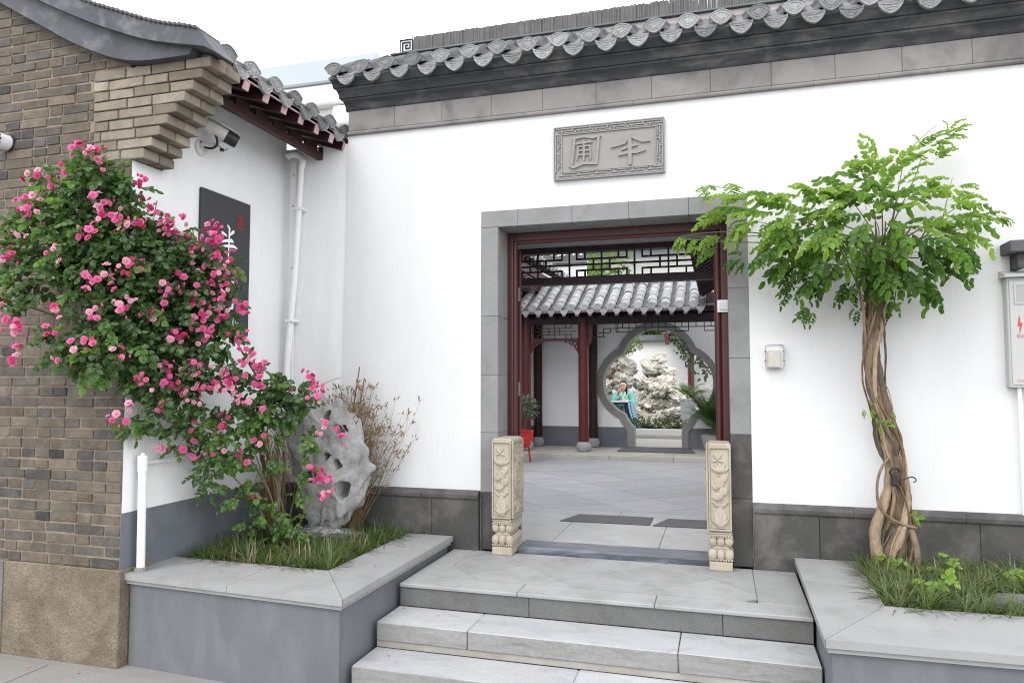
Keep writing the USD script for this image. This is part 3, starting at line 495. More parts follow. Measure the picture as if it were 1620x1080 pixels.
# three-step cornice
XR = 4.8
def corn(prof, x0, mat=cornice_mat):
    part(gw, "cornice_course", ext(Polygon(prof), x0, XR, "yz"), mat)
corn([(0, 3.1865), (-.026, 3.1865), (-.034, 3.198), (-.036, 3.212), (-.046, 3.228), (-.064, 3.240), (-.078, 3.246), (-.080, 3.258), (-.074, 3.264), (0, 3.264)], -1.068)
corn([(0, 3.2645), (-.084, 3.2645), (-.088, 3.276), (-.096, 3.292), (-.112, 3.304), (-.128, 3.309), (-.130, 3.321), (-.124, 3.327), (0, 3.327)], -1.095)
corn([(0, 3.3275), (-.134, 3.3275), (-.140, 3.340), (-.152, 3.356), (-.170, 3.366), (-.172, 3.374), (0, 3.374)], -1.118)
bed = Polygon([(-.18, 3.3745), (-.18, 3.392), (.125, 3.600), (.275, 3.600), (.58, 3.392), (.58, 3.3745)])
roof = part(gw, "roof_bed", ext(bed, -1.13, XR, "yz"), tile_bed)

# eave tile with its hanging carved plate (caps stand over the joints, drips between them)
def plate(kind, w, h, up):
    a = np.linspace(-1, 1, 13)
    if kind == "cap":
        top = [(w * t, up * (1 - t * t)) for t in a]
    else:
        top = [(w * t, up * (t * t) - .006) for t in a]
    bot = [(w * t, -h * (1 - abs(t) ** 2.3) - .010 * (1 - abs(t)) ** 1.5) for t in a[::-1]]
    return Polygon(top + bot[1:-1]).buffer(0)
def tile_shell(kind, r, L, t=.014, n=8, half=1.15):
    """An arched tile running along +y from 0, convex up for a cap and down for a pan."""
    th = np.linspace(-half, half, n)
    s = 1 if kind == "cap" else -1
    o = np.c_[(r) * np.sin(th), s * (r * np.cos(th) - r * math.cos(half))]
    i = np.c_[(r - t) * np.sin(th), s * ((r - t) * np.cos(th) - r * math.cos(half))]
    return ext(Polygon(np.vstack([o, i[::-1]])).buffer(0), 0, L, "xz")
PLATES = {}
def eave_piece(kind, w=.073, h=.054, slope=.60, L=.16, barrel=False):
    """Template in a frame: x along the eave, y up the roof, z up; origin at the plate's middle."""
    mb = MB()
    p = plate(kind, w, h, .034 if kind == "cap" else .022)
    v, f = ext(p, -.008, .008, "xz"); mb.add((v, f))
    rim = p.difference(p.buffer(-.006))
    mb.add(ext(rim, -.012, -.0075, "xz"))
    inner = p.buffer(-.017)
    if not inner.is_empty: mb.add(ext(inner.difference(inner.buffer(-.005)), -.0105, -.0078, "xz"))
    core = p.buffer(-.030)
    if not core.is_empty: mb.add(ext(core, -.0105, -.0078, "xz"))
    if not barrel: return mb.get()
    v, f = tile_shell(kind, .066 if kind == "cap" else .070, L)
    v = v.copy(); v[:, 2] += (-.022 if kind == "cap" else .014)
    v[:, 2] += v[:, 1] * slope
    mb.add((v, f))
    return mb.get()
CAP, DRIP = eave_piece("cap"), eave_piece("drip")
def barrel_piece(kind, L=.17, slope=.50):
    v, f = tile_shell(kind, .060 if kind == "cap" else .066, L); v = v.copy()
    v[:, 2] += (-.030 if kind == "cap" else .010) + v[:, 1] * slope; v[:, 1] += .0085
    return v, f
CAPB, DRIPB = barrel_piece("cap"), barrel_piece("drip")
def put(T, o, ex, ey, rs=None, s=1.0):
    v = T[0] * s
    if rs is not None:
        a = rs.normal(0, .045); c, d = math.cos(a), math.sin(a)
        v = np.c_[c * v[:, 0] - d * v[:, 2], v[:, 1], d * v[:, 0] + c * v[:, 2]]
        v = v + rs.normal(0, .003, 3)
    return v[:, :1] * np.asarray(ex, float) + v[:, 1:2] * np.asarray(ey, float) + v[:, 2:] * np.array([0, 0, 1.0]) + np.asarray(o, float), T[1]
rs = np.random.default_rng(21)
for k in range(28):
    x = -1.075 + .2105 * k
    part(roof, "cap_tile", put(CAP, (x, -.205, 3.442), (1, 0, 0), (0, 1, 0), rs), tile_plate)
    part(roof, "drip_tile", put(DRIP, (x + .105, -.200, 3.375), (1, 0, 0), (0, 1, 0), rs), tile_plate)
mb = MB()
for k in range(28):
    x = -1.075 + .2105 * k
    mb.add(put(CAPB, (x, -.205, 3.442), (1, 0, 0), (0, 1, 0))); mb.add(put(DRIPB, (x + .105, -.200, 3.375), (1, 0, 0), (0, 1, 0)))
    for j in range(1, 4):
        v, f = tile_shell("cap", .060, .14); v = v.copy(); v[:, 2] += v[:, 1] * .62
        mb.add((v + [x, -.20 + .10 * j, 3.412 + .058 * j + .006], f))
        v, f = tile_shell("pan", .068, .14); v = v.copy(); v[:, 2] += v[:, 1] * .68
        mb.add((v + [x + .105, -.20 + .10 * j, 3.395 + .068 * j + .006], f))
part(roof, "upper_tiles", mb, tile_dark, kind="stuff")
# ridge: mortar course, thin ledge tiles, standing tiles and the meander end block
ridge = part(gw, "ridge", bx(-.79, XR, .105, .295, 3.56, 3.632, .006), ridge_bed)
xs = np.arange(-.765, XR, .235)
for a, b in zip(xs[:-1], xs[1:]):
    part(ridge, "ledge_tile", bx(a + .001, b - .001, .082, .318, 3.6325, 3.6445, .003), dark_tile_edge)
mb = MB(); x = -.590; rs2 = np.random.default_rng(5)
while x < XR - .02:
    w = rs2.uniform(.0085, .0135); hgt = .128 + rs2.normal(0, .0014)
    ln = rs2.normal(.0, .0012); y0 = .13 + rs2.normal(0, .003)
    v, f = bx(x, x + w * .985, y0, .27, 3.645, 3.645 + hgt, .0012); v = v.copy()
    v[:, 0] += (v[:, 2] - 3.645) / .128 * ln
    mb.add((v, f)); x += w
part(ridge, "standing_tiles", mb, ridge_mat, kind="stuff")
mea = part(gw, "meander_block", bx(-.708, -.597, .14, .26, 3.645, 3.765, .004), white_trim)
def bars(path, w, y0, y1):
    out = unary_union([LineString(path[i:i + 2]).buffer(w / 2, cap_style=3) for i in range(len(path) - 1)])
    return ext(out, y0, y1)
cx, cz, u = -.6525, 3.705, .012
part(mea, "meander_frame", bars([(cx - .052, cz - .056), (cx - .052, cz + .056), (cx + .052, cz + .056), (cx + .052, cz - .056)], .006, .130, .1395), cornice_mat)
part(mea, "meander_spiral", bars([(cx + .052, cz - .036), (cx - .030, cz - .036), (cx - .030, cz + .034), (cx + .030, cz + .034), (cx + .030, cz - .012), (cx - .006, cz - .012), (cx - .006, cz + .012), (cx + .010, cz + .012)], .0075, .131, .1395), cornice_mat)

# carved name plaque
pq = thing("stone_plaque", "grey carved stone plaque with two raised characters and a fret border above the doorway", "plaque", (.908, -.02, 2.714))
PX0, PX1, PZ0, PZ1 = .534, 1.283, 2.528, 2.899
part(pq, "slab", bx(PX0, PX1, -.018, .0, PZ0, PZ1, .002), plaque_mat)
def inset(d): return sbox(PX0 + d, PZ0 + d, PX1 - d, PZ1 - d)
part(pq, "inner_rim", ext(inset(.052).difference(inset(.058)), -.027, -.0185), plaque_mat)
part(pq, "outer_rim", ext(inset(.0005).difference(inset(.007)), -.029, -.0185), plaque_mat)
fr = []
def dash(a, b, w=.008): fr.append(LineString([a, b]).buffer(w / 2, cap_style=3))
def fret(p0, p1, inward):
    p0, p1, inward = map(np.array, (p0, p1, inward)); L = np.linalg.norm(p1 - p0); d = (p1 - p0) / L
    n = max(2, round(L / .112)); s = L / n
    for k in range(n):
        a = p0 + d * s * k
        dash(a + d * .008, a + d * (s - .006))
        dash(a + d * (s * .22) + inward * .017, a + d * (s * .48) + inward * .017)
        dash(a + d * (s * .62) + inward * .017, a + d * (s * .92) + inward * .017)
        dash(a + d * (s * .35) + inward * .017, a + d * (s * .35) + inward * .032)
        dash(a + d * (s * .50) + inward * .032, a + d * (s * 1.18 if k < n - 1 else s) + inward * .032, .006)
        dash(a + d * (s * .99), a + d * (s * .99) + inward * .017)
fret((PX0 + .014, PZ1 - .014), (PX1 - .014, PZ1 - .014), (0, -1)); fret((PX0 + .014, PZ0 + .014), (PX1 - .014, PZ0 + .014), (0, 1))
fret((PX0 + .014, PZ0 + .05), (PX0 + .014, PZ1 - .05), (1, 0)); fret((PX1 - .014, PZ0 + .05), (PX1 - .014, PZ1 - .05), (-1, 0))
part(pq, "fret_border", ext(unary_union(fr).intersection(inset(.009)), -.0275, -.0185), plaque_mat)
for name, idx in (("character", range(0, 5)), ("character", range(5, len(PLAQUE_STROKES)))):
    part(pq, name, ext(unary_union([stroke([(x, z, w * .92) for x, z, w in PLAQUE_STROKES[i]]) for i in idx]), -.031, -.0185), plaque_mat)

# ------------------------------------------------------------------ brick house on the left
VLOW = [(-3.6, 4.10), (-2.58, 3.467), (-2.456, 3.395), (-2.293, 3.300), (-2.159, 3.224), (-2.017, 3.142), (-1.846, 3.060), (-1.676, 2.992), (-1.541, 2.959), (-1.475, 2.951), (-1.35, 2.946), (-1.16, 2.944)]
VMID = [(-3.6, 4.24), (-2.275, 3.428), (-1.973, 3.276), (-1.785, 3.188), (-1.60, 3.112), (-1.417, 3.045), (-1.144, 2.978), (-1.036, 2.956), (-.965, 2.920)]
VTOP = [(-3.6, 4.50), (-2.60, 3.80), (-2.30, 3.60), (-2.032, 3.424), (-1.807, 3.303), (-1.636, 3.236), (-1.419, 3.150), (-1.297, 3.110), (-1.159, 3.078), (-1.058, 3.045)]
def curve(pts, n=40):
    p = np.array(pts); x = np.linspace(p[0, 0], p[-1, 0], n)
    from scipy.interpolate import PchipInterpolator
    return np.c_[x, PchipInterpolator(p[:, 0], p[:, 1])(x)]
vlow, vmid, vtop = curve(VLOW), curve(VMID), curve(VTOP)
zlow = lambda x: float(np.interp(x, vlow[:, 0], vlow[:, 1]))
bh = thing("brick_house", "old grey-brown brick house end with corbelled eave, curved tile verge and white side wall", "house", (-2.2, -1.0, GZ))
gable = Polygon([(-3.6, .115), (-1.604, .115), (-1.604, 2.95)] + [tuple(p) for p in vlow[::-1] if p[0] < -1.61])
gb = part(bh, "gable_wall", ext(gable, -1.4965, -1.262), mortar_mat)
base = part(bh, "rendered_base", bx(-3.6, -1.585, -1.512, -1.262, GZ - .05, .113, .006), render_base)
part(base, "cement_patch", bx(-3.6, -2.42, -1.517, -1.5125, GZ, .108, .001), concrete_patch)
rb = np.random.default_rng(11)
stuff_bricks = MB(); nb = 0
for c in range(80):
    z0 = .118 + c * .0595; z1 = z0 + .0505
    x = -1.6065
    first = True
    while x > -3.58:
        L = (.198 if rb.random() < .52 else .096) if not first else (.096 if c % 2 else .198)
        first = False
        L *= rb.uniform(.94, 1.04)
        xa, xb = max(x - L, -3.59), x
        x = xa - rb.uniform(.007, .012)
        if z0 > zlow((xa + xb) / 2) + .02: continue
        if 2.40 < z0 < 2.945 and xb > -1.875: 
            if xa > -1.875: continue
            xb = -1.878
            if xb - xa < .03: continue
        pr = rb.uniform(-.0005, .0055)
        m = bx(xa, xb, -1.5 - pr, -1.44, z0 + rb.uniform(-.0015, .0015), z1 + rb.uniform(-.0015, .0015), .0035, rb, .0022)
        w = rb.choice(6, p=[.36, .13, .30, .08, .12, .01])
        hidden = xa < -2.72 or (1.35 < z0 < 2.15 and xb < -1.75) or (z0 > 1.9 and z0 < 2.35 and -2.4 < xa < -1.8)
        if nb < 300 and not hidden:
            part(gb, "brick", m, BRICKS[w]); nb += 1
        else: stuff_bricks.add(m)
part(gb, "further_bricks", stuff_bricks, BRICKS[0], kind="stuff")
# corbelled pier, nine oversailing courses
for c in range(9):
    z0 = 2.424 + c * .0590; xe = -1.515 + .0562 * c + (0 if c else .0)
    z1 = z0 + .0525
    x = xe
    k = 0
    while x > -1.87:
        L = (.232 if (k + c) % 2 else .165) * rb.uniform(.95, 1.05)
        xa = max(x - L, -1.872)
        if xa - (-1.872) < .05: xa = -1.872
        part(gb, "corbel_brick", bx(xa + .003, x, -1.506 - .0015 * c - rb.uniform(0, .003), -1.385, z0, z1, .004, rb, .0022), CORBEL[rb.choice(3, p=[.5, .28, .22])])
        if x - xa > .09 or k == 0:
            part(gb, "corbel_brick", bx(max(xa, x - .24) + .003, x, -1.379, -1.262, z0, z1, .004, rb, .0022), CORBEL[rb.choice(3, p=[.4, .3, .3])])
        x = xa - .006; k += 1
        if xa <= -1.871: break
    part(gb, "corbel_mortar", bx(-1.872, xe - .010, -1.5005, -1.266, z1 + .0005, z0 + .0585), mortar_mat)
part(gb, "corbel_mortar", bx(-1.6035, -1.09, -1.4885, -1.268, 2.9490, 2.985), mortar_mat)
# verge: lower swept board, upper board, roof slab
lowx = vlow[:, 0]
fas = Polygon(np.vstack([vlow, [(-1.144, 2.978)], vmid[vmid[:, 0] < -1.145][::-1]])).buffer(0)
part(bh, "verge_board", ext(fas, -1.572, -1.495), verge_mat)
up = Polygon(np.vstack([vmid + [0, .0006], vtop[::-1]])).buffer(0)
part(bh, "verge_capping", ext(up, -1.615, -1.43), verge_mat)
mb = MB()
for p, q in zip(vtop[:-1:1], vtop[1:]):
    if p[0] < -2.8: continue
    d = q - p
    for s in (0, .5):
        a = p + d * s
        mb.add(beam((a[0], -1.63, a[1] + .010), (a[0], -1.42, a[1] + .010), .022, .018, .004))
part(bh, "verge_tiles", mb, tile_dark, kind="stuff")
slab = Polygon([(-1.10, 2.995), (-1.10, 3.01)] + [(x, z - .03) for x, z in vtop[::-1] if x < -1.13] + [(-3.6, 4.30)] + [(x, z + .0) for x, z in vmid if x < -1.2 and x > -3.55])
part(bh, "roof_slab", ext(slab.buffer(0), -1.43, .36), tile_dark)
# white side wall with grey dado
part(bh, "side_wall", bx(-1.72, -1.600, -1.262, .008, .4215, 3.02), white_wall_old)
part(bh, "side_wall_edge", bx(-1.640, -1.6005, -1.4915, -1.2625, .4215, 2.418), white_wall_old)
part(bh, "dado", bx(-1.72, -1.5995, -1.4915, .008, -.05, .421), blue_grey)
# eave: purlin, boards, rafters, tiles
pur = part(bh, "purlin", bx(-1.315, -1.265, -1.258, -.012, 2.835, 2.885, .006), maroon)
for k in range(7):
    part(bh, "eave_panel", bx(-1.302, -1.278, -1.25 + .2 * k + .03, -1.25 + .2 * k + .17, 2.8855, 2.94), dark_wood)
part(bh, "eave_soffit", ext(Polygon([(-1.60, 3.135), (-1.085, 2.962), (-1.085, 2.985), (-1.60, 3.16)]), -1.258, -.01), maroon)
for k in range(7):
    y = -1.163 + .196 * k
    rf = part(bh, "rafter", beam((-1.60, y, 3.085), (-1.10, y, 2.930), .062, .062, .004), maroon)
    part(rf, "rafter_end", beam((-1.0995, y, 2.9298), (-1.0965, y, 2.9289), .058, .058, .002), rafter_end)
part(bh, "tile_bedding", bx(-1.135, -1.098, -1.40, -.012, 2.9925, 3.045), tile_dark)
part(bh, "fascia_strip", bx(-1.097, -1.085, -1.255, -.012, 2.955, 2.992, .002), rafter_end)
for k in range(7):
    y = -1.345 + .2235 * k
    part(bh, "cap_tile", put(CAP, (-1.085, y, 3.055), (0, 1, 0), (-1, 0, 0), rs, 1.02), tile_plate)
for k in range(6):
    y = -1.233 + .2235 * k
    part(bh, "drip_tile", put(DRIP, (-1.078, y, 2.998), (0, 1, 0), (-1, 0, 0), rs, 1.02), tile_plate)
mb = MB()
for k in range(7):
    y = -1.345 + .2235 * k
    mb.add(put(CAPB, (-1.085, y, 3.055), (0, 1, 0), (-1, 0, 0)))
    if k < 6: mb.add(put(DRIPB, (-1.078, y + .112, 2.998), (0, 1, 0), (-1, 0, 0)))
part(bh, "upper_tiles", mb, tile_dark, kind="stuff")

# ------------------------------------------------------------------ wooden door frame in the opening
df = thing("door_frame", "oxblood red lacquered timber door frame with folded leaf inside the stone doorway", "door frame", (.9, .3, .03))
def rjamb(x0, x1, y0, y1, z0, z1):
    p = sbox(x0, y0, x1, y1).buffer(-.012).buffer(.012, 4)
    return ext(p, z0, z1, "xy")
def part_mold(par, name, m, mat): return part(par, name, m, mat, 40)
part_mold(df, "jamb", rjamb(.108, .168, .240, .330, 0, 2.242), red_paint)
part_mold(df, "jamb", rjamb(1.622, 1.700, .240, .330, 0, 2.242), red_paint)
part_mold(df, "jamb_moulding", tube([(.174, .262, 0), (.174, .262, 2.17)], .020, 10), red_paint)
part_mold(df, "jamb_moulding", tube([(1.602, .262, 0), (1.602, .262, 2.17)], .024, 10), red_paint)
part(df, "head", bx(.1085, 1.6995, .242, .332, 2.178, 2.2425, .008), red_paint)
part_mold(df, "head_moulding", tube([(.15, .262, 2.172), (1.64, .262, 2.172)], .016, 10), red_paint)
leaf = part(df, "door_leaf", bx(.170, .188, .345, .395, .035, 2.14, .004), red_paint)
for z in (.35, 1.05, 1.75): part(leaf, "hinge", tube([(.183, .338, z), (.183, .338, z + .10)], .006, 8), grey_metal)
lf2 = part(df, "door_leaf", bx(1.60, 1.630, .345, .425, .035, 2.14, .004), red_paint)

sw = thing("notice_plate", "small square white plate with grey print on the right red door post", "plate", (1.65, .238, 1.655))
part(sw, "plate", bx(1.600, 1.688, .222, .238, 1.617, 1.700, .003), pvc)
part(sw, "print_panel", bx(1.612, 1.676, .2200, .2215, 1.640, 1.686, .0005), M("pale_grey_print", (.66, .67, .68), .03))
part(sw, "print_line", bx(1.614, 1.676, .2196, .2214, 1.630, 1.634), grey_metal)

# ------------------------------------------------------------------ carved gate piers
def relief_panel(shapes, W, H, nx, ny, blur, depth):
    """A carved panel: shapes (polygon, height) in metres -> height field grid (u right, v up, w out)."""
    from PIL import Image, ImageDraw
    S = 4
    acc = np.zeros((ny * S, nx * S))
    for poly, hh in shapes:
        im = Image.new("L", (nx * S, ny * S)); d = ImageDraw.Draw(im)
        for gq in getattr(poly, "geoms", [poly]):
            if gq.is_empty: continue
            d.polygon([(x / W * nx * S, (1 - y / H) * ny * S) for x, y in gq.exterior.coords], fill=255)
            for r_ in gq.interiors: d.polygon([(x / W * nx * S, (1 - y / H) * ny * S) for x, y in r_.coords], fill=0)
        m = np.asarray(im) / 255.0
        rounded = gaussian_filter(m, S * 1.6) * m
        acc = np.where(m > .5, np.maximum(acc, 0) * .35 + hh * (.45 + .55 * rounded), acc)
    acc = gaussian_filter(acc, blur * S)
    hmap = acc.reshape(ny, S, nx, S).mean((1, 3))[::-1]
    u, v = np.meshgrid(np.linspace(0, W, nx), np.linspace(0, H, ny))
    V = np.stack([u, v, hmap * depth], -1).reshape(-1, 3)
    i = np.arange(ny - 1)[:, None] * nx + np.arange(nx - 1)[None]
    F = np.stack([i, i + 1, i + nx + 1, i + nx], -1).reshape(-1, 4)
    return V, np.vstack([F[:, [0, 1, 2]], F[:, [0, 2, 3]]])
def el(x, y, a, b, ang=0): return affinity.rotate(affinity.scale(Point(x, y).buffer(1, 10), a, b), ang)
def petal(x, y, L, w, ang):
    t = np.linspace(0, PI, 9)
    p = [(L * s, w * math.sin(PI * s ** .8)) for s in np.linspace(0, 1, 9)] + [(L * s, -w * math.sin(PI * s ** .8)) for s in np.linspace(1, 0, 9)]
    return affinity.translate(affinity.rotate(Polygon(p).buffer(0), ang, origin=(0, 0)), x, y)
def line(pts, w): return LineString(pts).buffer(w)
def vase_panel(W, H, seed):
    r_ = np.random.default_rng(seed); c = W / 2; s = []
    s.append((unary_union([el(c, H * .135, W * .36, H * .125), sbox(c - W * .15, H * .22, c + W * .15, H * .30), sbox(c - W * .22, H * .005, c + W * .22, H * .03)]), .8))
    for a, L in ((90, .19), (62, .16), (118, .16), (40, .13), (140, .13)): s.append((petal(c, H * .03, H * L, W * .11, a), 1.0))
    s.append((line([(c - W * .38, H * .33), (c - W * .2, H * .285), (c, H * .31), (c + W * .2, H * .285), (c + W * .38, H * .33)], W * .035), 1.0))
    s.append((line([(c - W * .1, H * .32), (c - W * .22, H * .5), (c - W * .1, H * .66), (c - W * .05, H * .85)], W * .022), .8))
    s.append((line([(c + W * .05, H * .32), (c + W * .2, H * .47), (c + W * .12, H * .62)], W * .022), .8))
    for (x, y, a, b, g_) in ((-.12, .40, .30, .045, 20), (.18, .47, .24, .05, -25), (-.02, .57, .26, .06, 35), (.2, .63, .2, .05, -10), (-.24, .52, .16, .04, 60)):
        s.append((el(c + W * x, H * y, W * a, H * b, g_), .75)); s.append((line([(c + W * (x - a * .7), H * (y - .012)), (c + W * (x + a * .7), H * (y + .012))], W * .018), .95))
    for k in range(5):
        s.append((petal(c + W * .02, H * .70, H * .13, W * .10, 30 + 30 * k), .7 + .06 * k))
    s.append((petal(c - W * .1, H * .86, H * .09, W * .07, 120), .9)); s.append((petal(c - W * .1, H * .86, H * .09, W * .07, 60), .9))
    s.append((petal(c - W * .1, H * .86, H * .07, W * .06, 200), .8)); s.append((petal(c - W * .1, H * .86, H * .08, W * .06, -20), .8))
    return s
def roundel_panel(W, H, seed):
    r_ = np.random.default_rng(seed); s = []; c, m = W / 2, H * .5
    R = W * .40
    ring = affinity.scale(Point(c, m).buffer(1, 20), R, H * .26).difference(affinity.scale(Point(c, m).buffer(1, 20), R * .84, H * .26 * .86))
    for k in range(70):
        x, y = r_.uniform(.04, .96) * W, r_.uniform(.02, .98) * H
        if ((x - c) / R) ** 2 + ((y - m) / (H * .26)) ** 2 < 1.15: continue
        s.append((el(x, y, W * r_.uniform(.04, .09), H * r_.uniform(.008, .022), r_.uniform(0, 180)), r_.uniform(.5, .9)))
    s.append((ring, 1.0))
    for k in range(34):
        t, q = r_.uniform(0, 2 * PI), math.sqrt(r_.random()) * .72
        s.append((el(c + R * q * math.cos(t), m + H * .26 * q * math.sin(t), W * r_.uniform(.05, .12), H * r_.uniform(.01, .035), r_.uniform(0, 180)), r_.uniform(.5, 1)))
    return s
def gate_pier(label, loc, flip):
    W, D, H = .138, .268, .772
    t = thing("gate_pier", label, "gate pier", loc, "carved gate piers")
    o = np.array(loc); w = lambda m: (np.asarray((m.get() if isinstance(m, MB) else m)[0]) + o, (m.get() if isinstance(m, MB) else m)[1])
    b0 = .235
    part(t, "foot", w(bx(-W / 2, W / 2, -D / 2, D / 2, 0, .055, .006)), carved_stone)
    body = part(t, "body", w(bx(-W / 2 + .001, W / 2 - .001, -D / 2 + .001, D / 2 - .001, b0, H, .010)), carved_stone)
    mb = MB()
    mb.add(bx(-W / 2 + .002, W / 2 - .002, -D / 2 + .002, D / 2 - .002, b0 - .012, b0 - .001, .004)); mb.add(bx(-W / 2 + .005, W / 2 - .005, -D / 2 + .005, D / 2 - .005, b0 - .026, b0 - .013, .005))
    mb.add(bx(-W / 2 + .022, W / 2 - .022, -D / 2 + .022, D / 2 - .022, .05, b0 - .02, .01)); mb.add(bx(-W / 2 + .018, W / 2 - .018, -D / 2 + .018, D / 2 - .018, .128, .146, .006))
    part(t, "waist", w(mb), carved_stone)
    mb = MB(); ball = trimesh.creation.icosphere(2)
    def lotus(z, hh, n, out):
        for (ax, L, fixed) in ((0, W, -D / 2), (0, W, D / 2), (1, D, -W / 2), (1, D, W / 2)):
            k_ = n if ax == 0 else int(n * D / W)
            for k in range(k_):
                a = -L / 2 + L * (k + .5) / k_
                s_ = np.array([L / k_ * .52, out, hh]) if ax == 0 else np.array([out, L / k_ * .52, hh])
                c_ = np.array([a, fixed * .86, z]) if ax == 0 else np.array([fixed * .80, a, z])
                mb.add((ball.vertices * s_ + c_, ball.faces))
    lotus(.178, .031, 3, .019); lotus(.096, .034, 3, .021)
    part(t, "lotus_petals", w(mb), carved_stone, 50, kind="stuff")
    mb = MB()
    for z in (.205, .066):
        for (ax, L, fixed) in ((0, W, -D / 2 + .004), (1, D, W / 2 - .004), (1, D, -W / 2 + .004)):
            n_ = 9 if ax == 0 else 17
            for k in range(n_):
                a = -L / 2 + L * (k + .5) / n_
                mb.add((ball.vertices * .0062 + (np.array([a, fixed, z]) if ax == 0 else np.array([fixed, a, z])), ball.faces))
    part(t, "bead_rows", w(mb), carved_stone, 50, kind="stuff")
    pw, ph = W - .030, H - b0 - .055
    for ax in ("front", "side", "side"):
        if ax == "front":
            v, f = relief_panel(vase_panel(pw, ph, 3 + flip), pw, ph, 44, 170, .5, .017)
            v = np.c_[(v[:, 0] - pw / 2), -D / 2 - v[:, 2] - .0012, b0 + .022 + v[:, 1]]
            m = (v, f)
            frm = sbox(-W / 2 + .004, b0 + .010, W / 2 - .004, H - .012).difference(sbox(-pw / 2 + .004, b0 + .026, pw / 2 - .004, H - .036).buffer(.008))
            part(body, "panel_frame", w(ext(frm, -D / 2 - .0105, -D / 2 - .0002)), carved_stone)
            part(body, "carved_panel", w(m), carved_stone, 60)
        else:
            sgn = 1 if ax == "side" and not flip else -1
            flip_side = sgn
            pd = D - .028
            v, f = relief_panel(roundel_panel(pd, ph, 8 + flip), pd, ph, 84, 170, .5, .017)
            if sgn > 0: m = (np.c_[W / 2 + v[:, 2] + .0012, v[:, 0] - pd / 2, b0 + .022 + v[:, 1]], f)
            else: m = (np.c_[-W / 2 - v[:, 2] - .0012, pd / 2 - v[:, 0], b0 + .022 + v[:, 1]], f)
            frm = sbox(-D / 2 + .004, b0 + .010, D / 2 - .004, H - .012).difference(sbox(-pd / 2 + .004, b0 + .026, pd / 2 - .004, H - .036).buffer(.008))
            fv, ff = ext(frm, W / 2 + .0002, W / 2 + .0105, "yz")
            if sgn < 0: fv = fv * [-1, -1, 1]
            part(body, "panel_frame", w((fv, ff)), carved_stone)
            part(body, "carved_panel", w(m), carved_stone, 60)
            break
    return t
gate_pier("cream carved stone pier left of the doorway, with a roundel carved on its inner side", (.195, -.005, 0), 0)
gate_pier("cream carved stone pier right of the doorway, its lotus vase front facing the steps", (1.597, -.018, 0), 1)

# ------------------------------------------------------------------ things on the walls
sg = thing("name_board", "tall black hanging name board with white characters and a red seal on the side wall", "sign", (-1.59, -.70, 1.94))
part(sg, "board", bx(-1.5985, -1.575, -.948, -.452, 1.470, 2.406, .003), black_board)
for idx in (range(0, 5), range(5, len(SIGN_STROKES))):
    part(sg, "character", ext(unary_union([stroke(SIGN_STROKES[i]) for i in idx]), -1.5748, -1.572, "yz"), white_paint)
sy0, sy1, sz0, sz1 = -.594, -.534, 2.208, 2.296
seal = [sbox(sy0, sz0, sy1, sz1).difference(sbox(sy0 + .006, sz0 + .006, sy1 - .006, sz1 - .006)), sbox(sy0 + .014, 2.262, sy1 - .014, 2.268), sbox(sy0 + .014, 2.245, sy1 - .014, 2.250), sbox(-.567, 2.222, -.561, 2.284), sbox(sy0 + .012, 2.226, sy1 - .020, 2.232)]
part(sg, "red_seal", ext(unary_union(seal), -1.5748, -1.5725, "yz"), seal_red)
tm = meshkit.text_mesh("10-", .052, .002)
tv = np.asarray(tm.vertices)
part(sg, "street_number", (np.c_[-1.5748 + tv[:, 2], -.668 + tv[:, 0] * .85, 1.532 + tv[:, 1]], tm.faces), white_paint)

cc = thing("security_camera", "white bullet security camera with black hood on a bracket under the eave", "camera", (-1.6, -.95, 2.68))
part(cc, "base_plate", tube([(-1.5995, -.945, 2.665), (-1.588, -.945, 2.665)], .054, 24), cam_white, 40)
part(cc, "socket", tube([(-1.588, -.940, 2.682), (-1.552, -.935, 2.685)], [.028, .020], 14), cam_white, 40)
part(cc, "arm", tube([(-1.56, -.935, 2.683), (-1.50, -.925, 2.684), (-1.455, -.915, 2.705)], .010, 10), cam_white, 40)
A, B = np.array([-1.520, -1.000, 2.795]), np.array([-1.400, -.872, 2.716]); d = (B - A) / np.linalg.norm(B - A)
side = np.cross(d, [0, 0, 1]); side /= np.linalg.norm(side); upd = np.cross(side, d)
sh = part(cc, "housing", tube([A, A + d * .012, A + (B - A) * .78], [.030, .040, .040], 20), cam_white, 40)
part(sh, "hood", tube([A + (B - A) * .70, A + (B - A) * .72, B, B + d * .022], [.036, .043, .043, .040], 20), black_plastic, 40)
part(sh, "visor", obx(A + d * .095 + upd * .043, d * .105, side * .036, upd * .003, .002), cam_white)
cb = smooth_path([(-1.585, -.96, 2.70), (-1.55, -.94, 2.66), (-1.49, -.93, 2.672), (-1.472, -.955, 2.72), (-1.495, -.985, 2.775), A], 26)
part(cc, "cable", tube(cb, .0075, 8), black_plastic, True)
part(cc, "connector", tube([(-1.46, -.925, 2.645), (-1.455, -.905, 2.648)], .011, 8), black_plastic, 40)
part(cc, "cable", tube(smooth_path([(-1.475, -.94, 2.668), (-1.462, -.925, 2.66), (-1.448, -.89, 2.652), (-1.445, -.88, 2.668)], 10), .003, 6), black_plastic, True)

